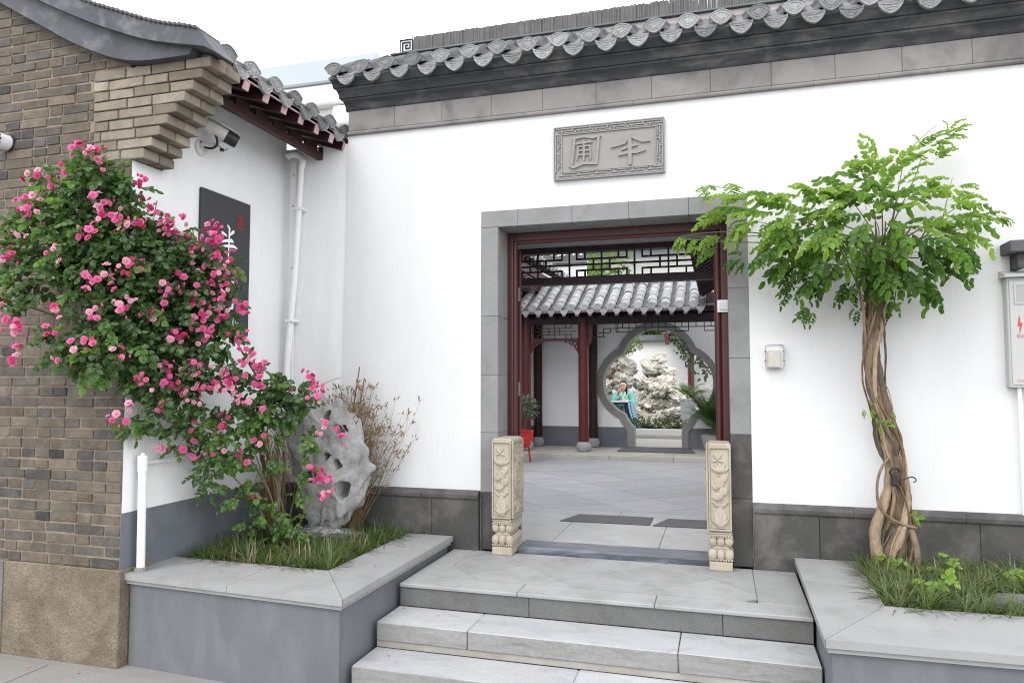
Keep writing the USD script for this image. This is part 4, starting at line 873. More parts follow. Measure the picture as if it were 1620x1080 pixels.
vp = thing("vent_cap", "white plastic vent cap with dark slots sticking out of the brick wall", "vent cap", (-2.56, -1.5, 2.60))
for k in range(1):
    part(vp, "pipe", tube([(-2.528, -1.47, 2.600), (-2.528, -1.60, 2.600)], .046, 22), pvc, 40)
th_ = np.linspace(0, PI / 2, 6)
part(vp, "cap", tube([(-2.528, -1.60, 2.6), *[(-2.528, -1.60 - .052 * math.sin(a), 2.6) for a in th_]], [.046] + [max(.004, .050 * math.cos(a * .93)) for a in th_], 24), pvc, 30)
for k in range(12):
    a = k * PI / 6
    part(vp, "slot", obx((-2.528 + .0485 * math.cos(a), -1.603, 2.6 + .0485 * math.sin(a)), (.003 * math.cos(a), 0, .003 * math.sin(a)), (0, .017, 0), (-.0055 * math.sin(a), 0, .0055 * math.cos(a)), .002), black_plastic)
part(vp, "collar", tube([(-2.528, -1.498, 2.6), (-2.528, -1.512, 2.6)], .056, 22), black_plastic, 40)

dp = thing("downpipe", "tall white downpipe with elbow in the corner below the eave", "downpipe", (-1.47, -.05, 1.9))
path = smooth_path([(-1.545, -.07, 2.865), (-1.490, -.062, 2.885), (-1.432, -.060, 2.865), (-1.423, -.058, 2.78)], 12)
part(dp, "elbow", tube(path, .025, 14), pvc, 40)
part(dp, "pipe", tube([(-1.423, -.058, 2.80), (-1.465, -.058, 1.94), (-1.515, -.058, 1.36), (-1.60 + .02, -.058, .05)], .0225, 16), pvc, 40)
for z, x in ((2.45, -1.440), (1.6, -1.493)): part(dp, "clamp", bx(x - .034, x + .034, -.088, -.002, z, z + .022, .004), pvc)
part(dp, "cover_strip", bx(-1.555, -1.500, -.012, -.001, .45, 2.84, .003), white_wall_old)
for z in (2.74, 2.50, 2.02): part(dp, "screw", tube([(-1.520, -.010, z), (-1.520, -.018, z)], .006, 8), grey_metal)

sp = thing("drain_pipe", "short white drain pipe with side branch standing on the left planter coping", "pipe", (-1.545, -1.40, .09))
part(sp, "pipe", tube([(-1.545, -1.405, .096), (-1.545, -1.412, .66)], .0225, 16), pvc, 40)
part(sp, "tee", tube([(-1.545, -1.411, .640), (-1.545, -1.411, .648), (-1.545, -1.412, .732), (-1.545, -1.412, .738)], [.0225, .0275, .0275, .0235], 18), pvc, 40)
part(sp, "cap", tube([(-1.545, -1.412, .738), (-1.545, -1.412, .752)], .012, 10), pvc, 40)
part(sp, "branch", tube([(-1.55, -1.40, .690), (-1.565, -1.33, .690), (-1.578, -1.0, .686)], [.016, .0135, .0135], 12), pvc, 40)
part(sp, "base_ring", tube([(-1.545, -1.405, .0905), (-1.545, -1.405, .112)], [.036, .033], 18), kerb_dark, 40)

cr = thing("card_reader", "beige card reader with red light under a clear plastic cover on the white wall", "card reader", (1.94, 0, 1.305))
X0, X1, Z0, Z1 = 1.874, 2.000, 1.226, 1.388
part(cr, "back_plate", ext(sbox(X0, Z0, X1, Z1).buffer(-.02).buffer(.02), -.008, -.0005), pvc)
part(cr, "reader_body", bx(1.898, 1.972, -.036, -.0085, 1.240, 1.348, .008), box_beige)
part(cr, "indicator_light", bx(1.914, 1.921, -.0375, -.0362, 1.326, 1.331), led)
part(cr, "shadow_slot", bx(1.904, 1.966, -.034, -.0086, 1.232, 1.2395), grey_metal)
cv = sbox(X0 + .006, Z0 + .004, X1 - .006, Z1 - .004).buffer(-.018).buffer(.018)
part(cr, "clear_cover", ext(cv.difference(cv.buffer(-.006)), -.050, -.0085), clear_cover)
part(cr, "clear_cover_front", ext(cv, -.0535, -.0505), clear_cover)
for x in (X0 + .008, X1 - .008):
    for z in (1.278, 1.338): part(cr, "hinge_pin", bx(x - .005, x + .005, -.030, -.010, z, z + .008, .002), grey_metal)

eb = thing("electric_box", "grey steel electric meter box with red lightning sign hanging on the right wall", "electric box", (3.5, 0, 1.44))
part(eb, "case", bx(3.190, 3.90, -.062, -.001, 1.118, 1.745, .004), elec_mat)
part(eb, "door", bx(3.202, 3.89, -.068, -.0625, 1.135, 1.728, .003), elec_mat)
part(eb, "lid", ext(Polygon([(-.001, 1.7455), (-.092, 1.7455), (-.094, 1.762), (-.001, 1.790)]), 3.172, 3.92, "yz"), elec_mat)
wn = part(eb, "window_frame", ext(sbox(3.224, 1.592, 3.40, 1.708).difference(sbox(3.232, 1.600, 3.392, 1.700)), -.0735, -.0685), elec_mat)
part(wn, "window_pane", bx(3.232, 3.392, -.0705, -.0688, 1.600, 1.700), M("meter_window", (.33, .32, .33), .1, 6, .2))
z_ = 1.478
bolt = Polygon([(3.246, z_ + .052), (3.252, z_ + .002), (3.262, z_ + .008), (3.244, z_ - .058), (3.248, z_ - .008), (3.236, z_ - .014)])
part(eb, "lightning_sign", ext(bolt, -.0705, -.0685), warn_red)
mb = MB()
for k in range(5): mb.add(bx(3.232 + .022 * k, 3.249 + .022 * k, -.0702, -.0685, 1.402, 1.418))
part(eb, "warning_text", mb, M("faded_red_text", (.50, .22, .21), .2, 60))
mb = MB()
for k in range(6): mb.add(bx(3.226 + .020 * k, 3.241 + .020 * k, -.0702, -.0685, 1.150, 1.164))
part(eb, "lower_text", mb, M("pale_red_text", (.52, .28, .27), .2, 60))
for z in (1.345, 1.245): part(eb, "door_line", bx(3.275, 3.88, -.0700, -.0685, z, z + .003), grey_metal)
part(eb, "conduit", tube([(3.245, -.03, 1.119), (3.247, -.03, .40)], .011, 10), white_wall_old, 40)

lg = thing("wall_ledge", "dark grey tiled ledge on a small bracket above the electric box", "ledge", (3.5, 0, 1.93))
part(lg, "ledge", bx(3.185, 3.95, -.155, -.001, 1.878, 1.945, .006), M("dark_ledge", (.10, .102, .108), .25, 8, .8, 60, .2, .3, 90))
part(lg, "bracket", bx(3.232, 3.268, -.115, -.001, 1.79, 1.8775, .004), cornice_mat)

# ------------------------------------------------------------------ gatehouse behind the wall
eg = structure("entry_floor", (.9, .7, 0))
for x0, x1 in ((-.70, .42), (.423, 1.18), (1.183, 2.5)):
    part(eg, "entry_slab", bx(x0, x1, .30, 1.50, -.03, 0, .003), inner_slab)
for k, (x0, x1, lab) in enumerate(((.318, 1.05, "dark rubber doormat behind the sill, the left one of two"), (1.075, 1.72, "dark rubber doormat behind the sill, the one near the right pier"))):
    mt_ = thing("doormat", lab, "doormat", ((x0 + x1) / 2, 1.28, .001), "doormats in the entry")
    part(mt_, "mat", ext(Polygon([(x0, 1.115), (x1, 1.130), (x1, 1.455), (x0 + .10, 1.440)]), .0008, .008, "xy"), mat_mat)

gh = thing("gatehouse", "dark timber gatehouse with a lattice frieze behind the doorway", "gatehouse", (.9, .9, 0))
for x0, x1 in ((-1.0, -.72), (2.50, 2.75)): part(gh, "side_wall", bx(x0, x1, .40, 1.30, -.03, 2.6), white_wall_old)
part(gh, "ceiling", bx(-1.0, 2.75, .40, 1.32, 2.60, 2.64), ceiling_mat)
part(gh, "roof", ext(Polygon([(.59, 3.37), (1.36, 2.90), (1.36, 2.84), (.41, 2.70), (.41, 3.37)]), -1.0, 2.75, "yz"), tile_dark)
part(gh, "soffit_board", bx(-.719, 2.499, 1.17, 1.20, 2.296, 2.340), ceiling_mat)
part(gh, "upper_beam", bx(-.719, 2.499, 1.15, 1.25, 2.248, 2.2955, .006), beam_wood)
part(gh, "lower_beam", bx(-.719, 2.499, 1.15, 1.25, 1.976, 2.040, .006), beam_wood)
part(gh, "head_beam", bx(-.719, 2.499, 1.14, 1.27, 2.3405, 2.60, .006), beam_wood)
def lattice(parent, xs, z0, z1, pitch, y0, y1, w, mat, clip=None):
    H = z1 - z0; out = []
    def hb(a, b, z): out.append(sbox(a, z - w / 2, b, z + w / 2))
    def vb(x, a, b): out.append(sbox(x - w / 2, a, x + w / 2, b))
    for c in xs:
        h = pitch / 2; s = h / .273
        za, zm, zb = z1 - .27 * H, z1 - .5 * H, z1 - .73 * H
        vb(c, z0, z1); vb(c - h, z0, z1)
        hb(c - h, c + h, zm)
        for sg_ in (-1, 1):
            hb(*sorted((c, c + sg_ * .21 * s)), za); hb(*sorted((c, c + sg_ * .21 * s)), zb)
            vb(c + sg_ * .21 * s, za - w / 2, z1); vb(c + sg_ * .21 * s, z0, zb + w / 2)
            vb(c + sg_ * .14 * s, za, z1); vb(c + sg_ * .14 * s, z0, zb)
            vb(c + sg_ * .068 * s, zb, za)
    g_ = unary_union(out)
    if clip is not None: g_ = g_.intersection(clip)
    part(parent, "lattice", ext(g_, y0, y1), mat)
lattice(gh, [.115 + .552 * k for k in range(-1, 5)], 2.040, 2.248, .552, 1.19, 1.212, .014, dark_wood, sbox(-.719, 2.0405, 2.499, 2.2475))

# ------------------------------------------------------------------ courtyard
cf = structure("courtyard_floor", (.6, 3.7, 0))
clip_tiles(cf, "paving_tile", diag_tiles(sbox(-1.5, 1.69, 2.7, 5.86), .60, .006, 42, (.0, .0)), 0, .025, court_tile)
for x0, x1 in ((-1.5, -.20), (-.197, .75), (.753, 1.62), (1.623, 2.7)):
    part(cf, "border_slab", bx(x0, x1, 1.503, 1.687, -.025, 0, .002), court_tile)
part(cf, "bed", bx(-1.5, 2.7, 1.5, 5.9, -.06, -.0255), kerb_dark)
gp = structure("gallery_floor", (.6, 6.6, 0))
xk = [-1.62, -.86, .02, .95, 1.75, 2.8]
for a, b in zip(xk[:-1], xk[1:]): part(gp, "kerb_stone", bx(a + .002, b - .002, 5.87, 6.16, -.03, .068, .005), step_stone)
xk = [-1.62, -1.0, -.40, .2, .8, 1.4, 2.0, 2.8]
for r_, (y0, y1) in enumerate(((6.163, 6.72), (6.723, 7.60))):
    for a, b in zip(xk[:-1], xk[1:]): part(gp, "paving_slab", bx(a + .002 + .1 * r_, b - .002 + .1 * r_, y0, y1, -.03, .067, .003), step_stone)

gl = thing("gallery", "timber gallery across the courtyard with tiled roof, red columns and a white moon gate wall", "gallery", (.6, 6.6, .07))
dark_red = M("dark_red_column", (.028, .008, .008), .15, 6, .4)
def column(x, y, r, z1, br=.118, m_=red_bright):
    c = part(gl, "column", tube([(x, y, .205), (x, y, z1)], r, 18), m_, 40)
    prof = [(br * .62, 0), (br * .86, .012), (br, .055), (br, .095), (br * .84, .135), (br * .72, .150)]
    part(c, "column_base", lathe(prof, (x, y, .0675), 20), cement_pot, 40)
for x in (-1.385, -.450, 1.72): column(x, 6.38, .0815, 2.20)
for x in (-1.385, -.430, 1.72): column(x, 7.16, .074, 2.62, .105, dark_red)
front = part(gl, "front_beam", bx(-1.62, 2.75, 6.33, 6.43, 2.065, 2.20, .008), beam_wood)
part(gl, "purlin", tube([(-1.62, 6.38, 2.268), (2.75, 6.38, 2.268)], .066, 14), beam_wood, 40)
for x in (-.45,):
    part(gl, "beam_end", bx(x - .07, x + .07, 6.27, 6.329, 2.09, 2.185, .01), red_paint)
part(gl, "rear_beam", bx(-1.62, 2.75, 7.10, 7.22, 2.42, 2.60, .008), beam_wood)
# moon gate wall
cxm = .617
lobes = lambda r: unary_union([Point(cxm, 1.471).buffer(r, 40), Point(cxm, .80).buffer(r, 40), Point(cxm - .355, 1.13).buffer(r - .03, 40), Point(cxm + .355, 1.13).buffer(r - .03, 40)])
outer = unary_union([lobes(.675), sbox(cxm - .492, .0675, cxm + .492, .6)]).intersection(sbox(-3, .0675, 3, 4))
inner_ = unary_union([lobes(.675).buffer(-.108), sbox(cxm - .385, .0, cxm + .385, .6)])
lower_cut = sbox(-3, -1, 3, .335).difference(sbox(cxm - .492, -1, cxm + .492, .335))
outer = outer.difference(lower_cut); inner_ = inner_.difference(sbox(-3, -1, 3, .40).difference(sbox(cxm - .385, -1, cxm + .385, .40)))
wall2 = sbox(-1.62, .4005, 2.80, 2.72).difference(outer)
part(gl, "back_wall", ext(wall2, 7.26, 7.52), gallery_wall_mat)
for dpoly in sbox(-1.62, .0675, 2.80, .40).difference(outer).geoms: part(gl, "dado", ext(dpoly, 7.255, 7.525), blue_grey)
part(gl, "moon_gate_surround", ext(outer.difference(inner_), 7.235, 7.545), M("moon_gate_stone", (.27, .27, .26), .1, 4, .75, 60, .1, .15, 120))
part(gl, "end_wall", bx(-1.75, -1.56, 5.95, 7.26, .4005, 2.3), white_wall_old)
part(gl, "end_dado", bx(-1.75, -1.555, 5.95, 7.255, .0675, .40), blue_grey)
# hanging lattice between the columns
part(gl, "lattice_rail", bx(-1.305, -.532, 6.365, 6.395, 1.800, 1.845, .004), red_paint)
lattice(gl, [-.918], 1.845, 2.066, .72, 6.372, 6.388, .012, red_paint, sbox(-1.303, 1.8455, -.533, 2.0645))
def spandrel(x, s):
    p = [(0, 1.80), (.23, 1.80), (.20, 1.775), (.15, 1.765), (.115, 1.735), (.075, 1.725), (.055, 1.69), (.03, 1.66), (.0, 1.60)]
    P_ = Polygon([(x + s * a, z) for a, z in p])
    holes = [el(x + s * .055, 1.755, .022, .015, 20), el(x + s * .11, 1.775, .020, .010), el(x + s * .028, 1.71, .012, .020), el(x + s * .16, 1.785, .018, .007)]
    part(gl, "carved_spandrel", ext(P_.difference(unary_union(holes)), 6.37, 6.39), red_paint)
spandrel(-1.304, 1); spandrel(-.533, -1)
fb = []
w_ = .013
def hb(a, b, z): fb.append(sbox(a, z - w_ / 2, b, z + w_ / 2))
def vb(x, a, b): fb.append(sbox(x - w_ / 2, a, x + w_ / 2, b))
hb(-.37, 1.65, 2.062)
for x0 in (.06, .93):
    pass
hb(-.32, -.10, 1.857); vb(-.13, 1.857, 1.985); hb(-.13, .10, 1.985); hb(-.21, -.02, 1.92); vb(-.02, 1.92, 1.985); vb(.10, 1.925, 2.06)
for c in (.17, .62, 1.07, 1.50):
    hb(c - .10, c + .10, 1.925); vb(c - .10, 1.925, 2.06); vb(c + .10, 1.925, 2.06); hb(c - .10, c + .35, 1.990); vb(c, 1.99, 2.06); vb(c + .21, 1.99, 2.06)
part(gl, "hanging_fret", ext(unary_union(fb), 6.372, 6.388), dark_wood)
part(gl, "fret_bracket", ext(Polygon([(-.37, 2.06), (-.30, 2.06), (-.31, 1.80), (-.37, 1.70)]), 6.365, 6.395), red_paint)
# tiled roof
SL = .50
rf = part(gl, "roof_bed", ext(Polygon([(5.93, 2.235), (5.93, 2.255), (7.03, 2.805), (8.10, 2.27), (8.10, 2.24), (7.03, 2.765)]), -1.70, 1.33, "yz"), tile_dark)
part(gl, "eave_board", bx(-1.70, 1.33, 5.915, 5.9285, 2.205, 2.248), rafter_end)
capT, panT = tile_shell("cap", .080, .20, .016, 8), tile_shell("pan", .078, .20, .014, 7)
_v = capT[0].copy(); _v[:, 0] *= 1 - .5 * _v[:, 1]; _v[:, 2] *= 1 - .5 * _v[:, 1]; _v[:, 2] -= _v[:, 1] * .05; capT = (_v, capT[1])
def sl(v, s=SL): v = v.copy(); v[:, 2] += v[:, 1] * s; return v
rs4 = np.random.default_rng(9)
pans = MB()
for k in range(15):
    x = 1.262 - .2015 * k
    for j in range(7):
        jit = rs4.normal(0, .004, 3)
        part(rf, "cap_tile", (sl(capT[0]) * [1, 1, 1] + [x, 5.905 + .158 * j, 2.285 + .079 * j + .008 * 0] + jit, capT[1]), tile_pale)
        pans.add((sl(panT[0]) + [x + .1007, 5.91 + .158 * j, 2.262 + .079 * j] + jit, panT[1]))
    part(rf, "eave_cap", (plate_v := ext(plate("cap", .080, .060, .036), -.008, .008), (plate_v[0] + [x, 5.890, 2.296], plate_v[1]))[1], tile_pale)
    part(rf, "eave_drip", (plate_v := ext(plate("drip", .070, .078, .012), -.008, .008), (plate_v[0] + [x + .1007, 5.880, 2.250], plate_v[1]))[1], tile_pale)
    part(gl, "rafter", bx(x + .06, x + .115, 5.93, 6.60, 2.150, 2.205), dark_wood)
    part(gl, "rafter_end", bx(x + .062, x + .113, 5.922, 5.929, 2.152, 2.203), rafter_end)
part(rf, "pan_tiles", pans, tile_dark, kind="stuff")
part(rf, "ridge", bx(-1.70, 1.33, 6.97, 7.09, 2.79, 2.90, .01), tile_dark)

lc = thing("side_corridor", "corridor roof with carved eave rail at the far left of the courtyard", "corridor", (-1.6, 6.5, 0))
part(lc, "roof_slab", ext(Polygon([(-1.20, 3.10), (-1.20, 3.14), (-2.2, 3.74), (-2.2, 3.66)]), 4.6, 9.2), dark_wood)
part(lc, "eave_beam", bx(-1.36, -1.27, 4.6, 8.6, 2.86, 3.00, .006), beam_wood)
part(lc, "wall", bx(-2.0, -1.9, 1.3, 9.2, 0, 3.6), white_wall)
for k in range(20):
    y = 4.7 + .22 * k
    part(lc, "cap_tile", put(CAP, (-1.185, y, 3.195), (0, 1, 0), (-1, 0, 0), rs, 1.0), tile_pale)
    part(lc, "drip_tile", put(DRIP, (-1.178, y + .11, 3.135), (0, 1, 0), (-1, 0, 0), rs, 1.0), tile_pale)
    part(lc, "rafter", beam((-2.0, y + .06, 3.50), (-1.21, y + .06, 3.06), .05, .05), dark_wood)
cv = []
for k in range(9):
    c = 5.7 + .25 * k
    cv.append(el(c, 2.73, .10, .065).difference(el(c, 2.73, .080, .047))); cv.append(el(c + .125, 2.71, .05, .07).difference(el(c + .125, 2.71, .032, .052)))
cv.append(sbox(5.5, 2.795, 8.2, 2.815)); cv.append(sbox(5.5, 2.64, 8.2, 2.66))
part(lc, "carved_rail", ext(unary_union(cv), -1.27, -1.24, "yz"), red_paint)
part(lc, "corridor_back", bx(-1.38, -1.36, 5.5, 8.2, 2.60, 2.86), dark_wood)

rc = thing("side_corridor", "dark corridor roof underside with rows of rafters along the right side of the courtyard", "corridor", (2.0, 4.0, 0))
part(rc, "roof_slab", ext(Polygon([(1.36, 2.45), (1.36, 2.49), (2.02, 2.875), (2.02, 2.83)]), 1.63, 6.2), dark_wood)
part(rc, "eave_board", bx(1.345, 1.3595, 1.63, 6.2, 2.41, 2.50), beam_wood)
for k in range(20):
    y = 1.74 + .225 * k
    part(rc, "rafter", beam((1.37, y, 2.418), (2.01, y, 2.792), .055, .055), dark_wood)
part(rc, "wall", bx(2.76, 2.86, 1.3, 8.0, -.03, 3.0), white_wall)
part(rc, "eave_beam", bx(1.70, 1.80, 1.63, 6.3, 2.40, 2.52, .006), beam_wood)
for y in (2.2, 4.3): 
    part(rc, "column", tube([(1.95, y, 0), (1.95, y, 2.5)], .075, 16), red_paint, 40)

# ------------------------------------------------------------------ garden beyond the moon gate
gf = structure("garden_floor", (.4, 10, 0))
part(gf, "paving", bx(-3.0, 4.0, 7.605, 12.6, -.04, .055), step_stone)
kb = thing("garden_kerb", "low white kerb wall edging the garden beyond the moon gate", "kerb", (.4, 9.55, .055))
part(kb, "wall", bx(-2.2, 3.2, 9.47, 9.60, .055, .235, .004), white_wall)
part(kb, "lower_course", bx(-2.2, 3.2, 9.40, 9.60, .0552, .12, .004), step_stone)
part(kb, "soil", bx(-2.2, 3.2, 9.60, 12.4, .0551, .20), soil_mat)
mt3 = thing("doormat", "long dark mat lying in front of the moon gate", "doormat", (.65, 6.8, .068))
part(mt3, "mat", ext(Polygon([(.06, 6.46), (1.24, 6.46), (1.14, 7.2), (.10, 7.2)]), .0678, .088, "xy"), mat_mat)

def fbm3(p, s, o, seed): return meshkit.fbm(p * s, o, seed)
ico3, ico4, ico5 = trimesh.creation.icosphere(3), trimesh.creation.icosphere(4), trimesh.creation.icosphere(5)
def stone(seed, size, base=ico3, rough=.55, sc=1.6):
    p = base.vertices.copy()
    n1 = fbm3(p + seed * 3.7, sc, 3, seed) - .5
    n2 = fbm3(p + seed * 1.3 + 9, sc * 2.6, 3, seed + 5)
    ridge_ = 1 - np.abs(2 * n2 - 1)
    r = 1 + rough * 1.5 * n1 - rough * .45 * (ridge_ ** 3)
    p = p * r[:, None]
    p[:, 2] = np.round(p[:, 2] * 4 + n1 * 2) / 4 * .35 + p[:, 2] * .65
    return p * np.asarray(size), base.faces
rk = thing("rockery", "tall rockery of pale craggy stones piled beyond the moon gate", "rockery", (.1, 11, .2))
rr = np.random.default_rng(17)
spots = []
for (x, y, z, a) in [(-.75, 10.6, .35, .30), (-.30, 10.7, .35, .32), (.15, 10.6, .34, .30), (.55, 10.5, .32, .28), (.85, 10.4, .30, .22), (-.62, 10.8, .72, .30), (-.15, 10.9, .75, .34), (.30, 10.8, .72, .32), (.66, 10.7, .66, .24),
                     (-.85, 10.9, 1.05, .30), (-.45, 11.0, 1.12, .32), (.05, 11.1, 1.10, .32), (.45, 11.0, 1.08, .28), (.72, 10.9, .95, .2), (-.72, 11.1, 1.42, .27), (-.35, 11.2, 1.48, .25), (.25, 11.2, 1.42, .27), (.52, 11.1, 1.36, .2), (-.60, 11.2, 1.72, .20), (-.40, 11.2, 1.88, .15),
                     (.36, 11.2, 1.66, .17), (.10, 11.2, 1.55, .16), (.78, 10.25, .30, .15), (.95, 10.2, .28, .14), (.35, 10.3, .28, .15), (.05, 10.25, .30, .14), (-1.15, 10.8, .6, .35), (-1.1, 11.1, 1.2, .3), (1.05, 10.6, .5, .2), (.55, 10.7, .95, .26), (.80, 10.6, .80, .24), (.95, 10.5, .45, .24), (.70, 10.4, .48, .24), (-.95, 10.5, .45, .3), (-.2, 10.5, .50, .26), (.35, 10.6, .95, .25)]:
    k = len(spots); spots.append(k)
    v, f = stone(30 + k, (a * rr.uniform(1.0, 1.45), a * rr.uniform(.8, 1.1), a * rr.uniform(.62, .9)), ico3, .8, 1.5)
    an = rr.uniform(-.3, .3); R_ = trimesh.transformations.euler_matrix(rr.uniform(-.25, .25), an, rr.uniform(0, 6))[:3, :3]
    part(rk, "stone", (v @ R_.T + [x, y, z], f), rockery_mat, 55)

# foliage templates
def leaflet(L=1.0, W=.33, fold=.05, droop=0.0, pts=3, tipped=0):
    xs_ = np.linspace(0, 1, pts + 2)
    wid = W * np.sin(PI * xs_ ** .85) ** .9 if tipped == 0 else W * 1.75 * xs_ ** .5 * (1 - xs_) ** tipped * np.where(np.arange(len(xs_)) % 2 == 0, .86, 1.08)
    mid = np.c_[xs_ * L, 0 * xs_, -fold * np.sin(PI * xs_) - droop * xs_ ** 2]
    V = [mid[0]]; F = []
    rows = []
    for i in range(1, pts + 1):
        rows.append(len(V)); V += [mid[i], mid[i] + [0, wid[i] * L, fold], mid[i] + [0, -wid[i] * L, fold]]
    V.append(mid[-1]); tip = len(V) - 1
    a = rows[0]; F += [(0, a, a + 1), (0, a + 2, a)]
    for p, q in zip(rows[:-1], rows[1:]):
        F += [(p, q, q + 1), (p, q + 1, p + 1), (p, p + 2, q + 2), (p, q + 2, q)]
    z = rows[-1]; F += [(z, tip, z + 1), (z, z + 2, tip)]
    return np.array(V, float), np.array(F)
def rot_z(v, a): c, s = math.cos(a), math.sin(a); return np.c_[c * v[:, 0] - s * v[:, 1], s * v[:, 0] + c * v[:, 1], v[:, 2]]
def tilt(v, a): c, s = math.cos(a), math.sin(a); return np.c_[c * v[:, 0] + s * v[:, 2], v[:, 1], -s * v[:, 0] + c * v[:, 2]]
def compound(pairs, rach, L, W, r_, droop, lat=60, hang=.2, stem=.0022, tipped=0, npt=3):
    """A pinnate leaf along +x, its leaflets in pairs with one at the tip."""
    mb = MB()
    spine = lambda t: np.array([rach * t, 0, -droop * rach * t * t])
    pts = np.array([spine(t) for t in np.linspace(0, 1, 6)])
    mb.add(tube(pts, np.linspace(stem, stem * .5, 6), 3, False))
    for k in range(pairs):
        t = .28 + .68 * k / max(1, pairs - .2)
        for s in (-1, 1):
            ll = L * (1 - .12 * abs(k - pairs / 2)) * r_.uniform(.85, 1.12)
            v, f = leaflet(ll, W * r_.uniform(.9, 1.1), .035 * ll * 8, .12 * ll)
            v = tilt(v, hang + r_.normal(0, .14))
            v = rot_z(v, math.radians(s * (lat + r_.normal(0, 9) - 14 * k / pairs)))
            mb.add((v + spine(t), f))
    v, f = leaflet(L * 1.1, W, .035 * L * 8, .15 * L, npt, tipped)
    mb.add((tilt(v, hang * 1.2 + math.atan(2 * droop) * .8) + spine(1.0), f))
    return mb.get()
def scatter_leaves(parent, name, temps, pos, dirs, nrms, scale, mat, n_parts, stuff_name):
    """The first n_parts leaves as parts, the others as one part."""
    R = frames(dirs, nrms)
    which = np.arange(len(pos)) % len(temps)
    for i in range(min(n_parts, len(pos))):
        v, f = place(temps[which[i]], R[i:i + 1], pos[i:i + 1], scale[i:i + 1])
        part(parent, name, (v, f), mat)
    rest = MB(); any_ = False
    for w in range(len(temps)):
        k = np.arange(len(pos)); k = k[(which == w) & (k >= n_parts)]
        if len(k): rest.add(place(temps[w], R[k], pos[k], scale[k])); any_ = True
    if any_: part(parent, stuff_name, rest, mat, kind="stuff")

def blob_points(blobs, dens, r_, shell=.55, front=(0, -1, .35)):
    """Points in a union of balls, favouring their outer shell; returns points and outward directions."""
    P, D = [], []; global BALL_R; BALL_R = []
    for bx_, by, bz, br in blobs:
        n = max(7, int(dens * br * br * 12))
        d = r_.normal(size=(n, 3)); d /= np.linalg.norm(d, axis=1, keepdims=True)
        q = br * (shell + (1.08 - shell) * r_.random(n) ** .7)
        P.append(np.array([bx_, by, bz]) + d * q[:, None]); D.append(d); BALL_R += [br] * n
    return np.vstack(P), np.vstack(D)

# ------------------------------------------------------------------ the rose
ro = thing("rose_bush", "big climbing rose full of pink blossoms arching over the planter and the brick wall corner", "rose bush", (-1.30, -.45, .045))
r1 = np.random.default_rng(101)
TR = [compound(2, .056, .039, .40, r1, .25, 62, .12, .0012) for _ in range(6)]
TRb = [compound(2, .062, .043, .38, r1, .25, 62, .12, .0014) for _ in range(5)]
P, D = blob_points(ROSE_BLOBS, 270, r1, .25)
ok = (P[:, 2] > .13) & ~((P[:, 1] > -1.535) & (P[:, 0] < -1.60)) & (P[:, 1] < -.07)
P, D = P[ok], D[ok]
vis = np.argsort(P[:, 1] * 1.0 + r1.normal(0, .10, len(P)))
P, D = P[vis], D[vis]
dirs = D * [1, 1, .7] + r1.normal(0, .55, P.shape) + [0, -.15, -.28]
nrm = r1.normal(0, .38, P.shape) + [.05, -.55, .95]
newm = (r1.random(len(P)) < .16) | (P[:, 2] < .95) & (r1.random(len(P)) < .62)
scl = r1.uniform(.72, 1.22, len(P))
k0, k1 = np.where(~newm)[0], np.where(newm)[0]
pr_ = lambda k: np.r_[k[r1.permutation(len(k))[:0]], k]
scatter_leaves(ro, "leaf", TR, P[k0], dirs[k0], nrm[k0], scl[k0] * 1.08, rose_leaf, 200, "inner_leaves")
scatter_leaves(ro, "young_leaf", TRb, P[k1], dirs[k1], nrm[k1], scl[k1] * 1.0, rose_leaf_new, 100, "further_young_leaves")
# canes
def cane(pts, r0, r1_, mat, n=26, name="cane"):
    p = smooth_path(pts, n)
    part(ro, name, tube(p, np.linspace(r0, r1_, n), 7), mat, True)
cane([(-1.33, -.50, .05), (-1.34, -.55, .5), (-1.38, -.66, .9), (-1.50, -.95, 1.35), (-1.75, -1.60, 1.85), (-2.05, -1.80, 2.15)], .016, .004, stem_brown)
cane([(-1.30, -.52, .05), (-1.26, -.60, .55), (-1.36, -.78, 1.0), (-1.62, -1.35, 1.35), (-2.1, -1.80, 1.60), (-2.5, -1.85, 1.75)], .013, .003, stem_brown)
cane([(-1.27, -.47, .05), (-1.20, -.55, .6), (-1.15, -.72, .95), (-1.22, -.9, 1.25), (-1.42, -1.05, 1.75), (-1.50, -1.12, 2.1)], .012, .003, stem_brown)
cane([(-1.24, -.50, .05), (-1.28, -.62, .45), (-1.40, -.85, .78), (-1.62, -1.15, .95), (-1.9, -1.58, 1.05)], .010, .003, stem_mat)
cane([(-1.20, -.60, .05), (-1.30, -.75, .40), (-1.48, -.98, .72), (-1.58, -1.15, .86)], .007, .003, stem_mat)
cane([(-1.10, -.62, .05), (-1.19, -.70, .40), (-1.26, -.80, .72)], .0065, .003, stem_mat)
cane([(-1.08, -.60, .05), (-1.16, -.64, .38), (-1.24, -.68, .80), (-1.22, -.7, 1.05)], .006, .003, stem_mat)
cane([(-1.15, -.58, .05), (-1.05, -.62, .45), (-.86, -.66, .70), (-.70, -.67, .83)], .004, .0018, twig_mat)
cane([(-1.12, -.60, .05), (-.95, -.66, .36), (-.80, -.68, .53), (-.66, -.68, .58)], .0035, .0016, twig_mat)
cane([(-1.20, -.66, .6), (-1.05, -.66, 1.0), (-.82, -.66, 1.15), (-.72, -.66, 1.18)], .004, .0018, twig_mat)
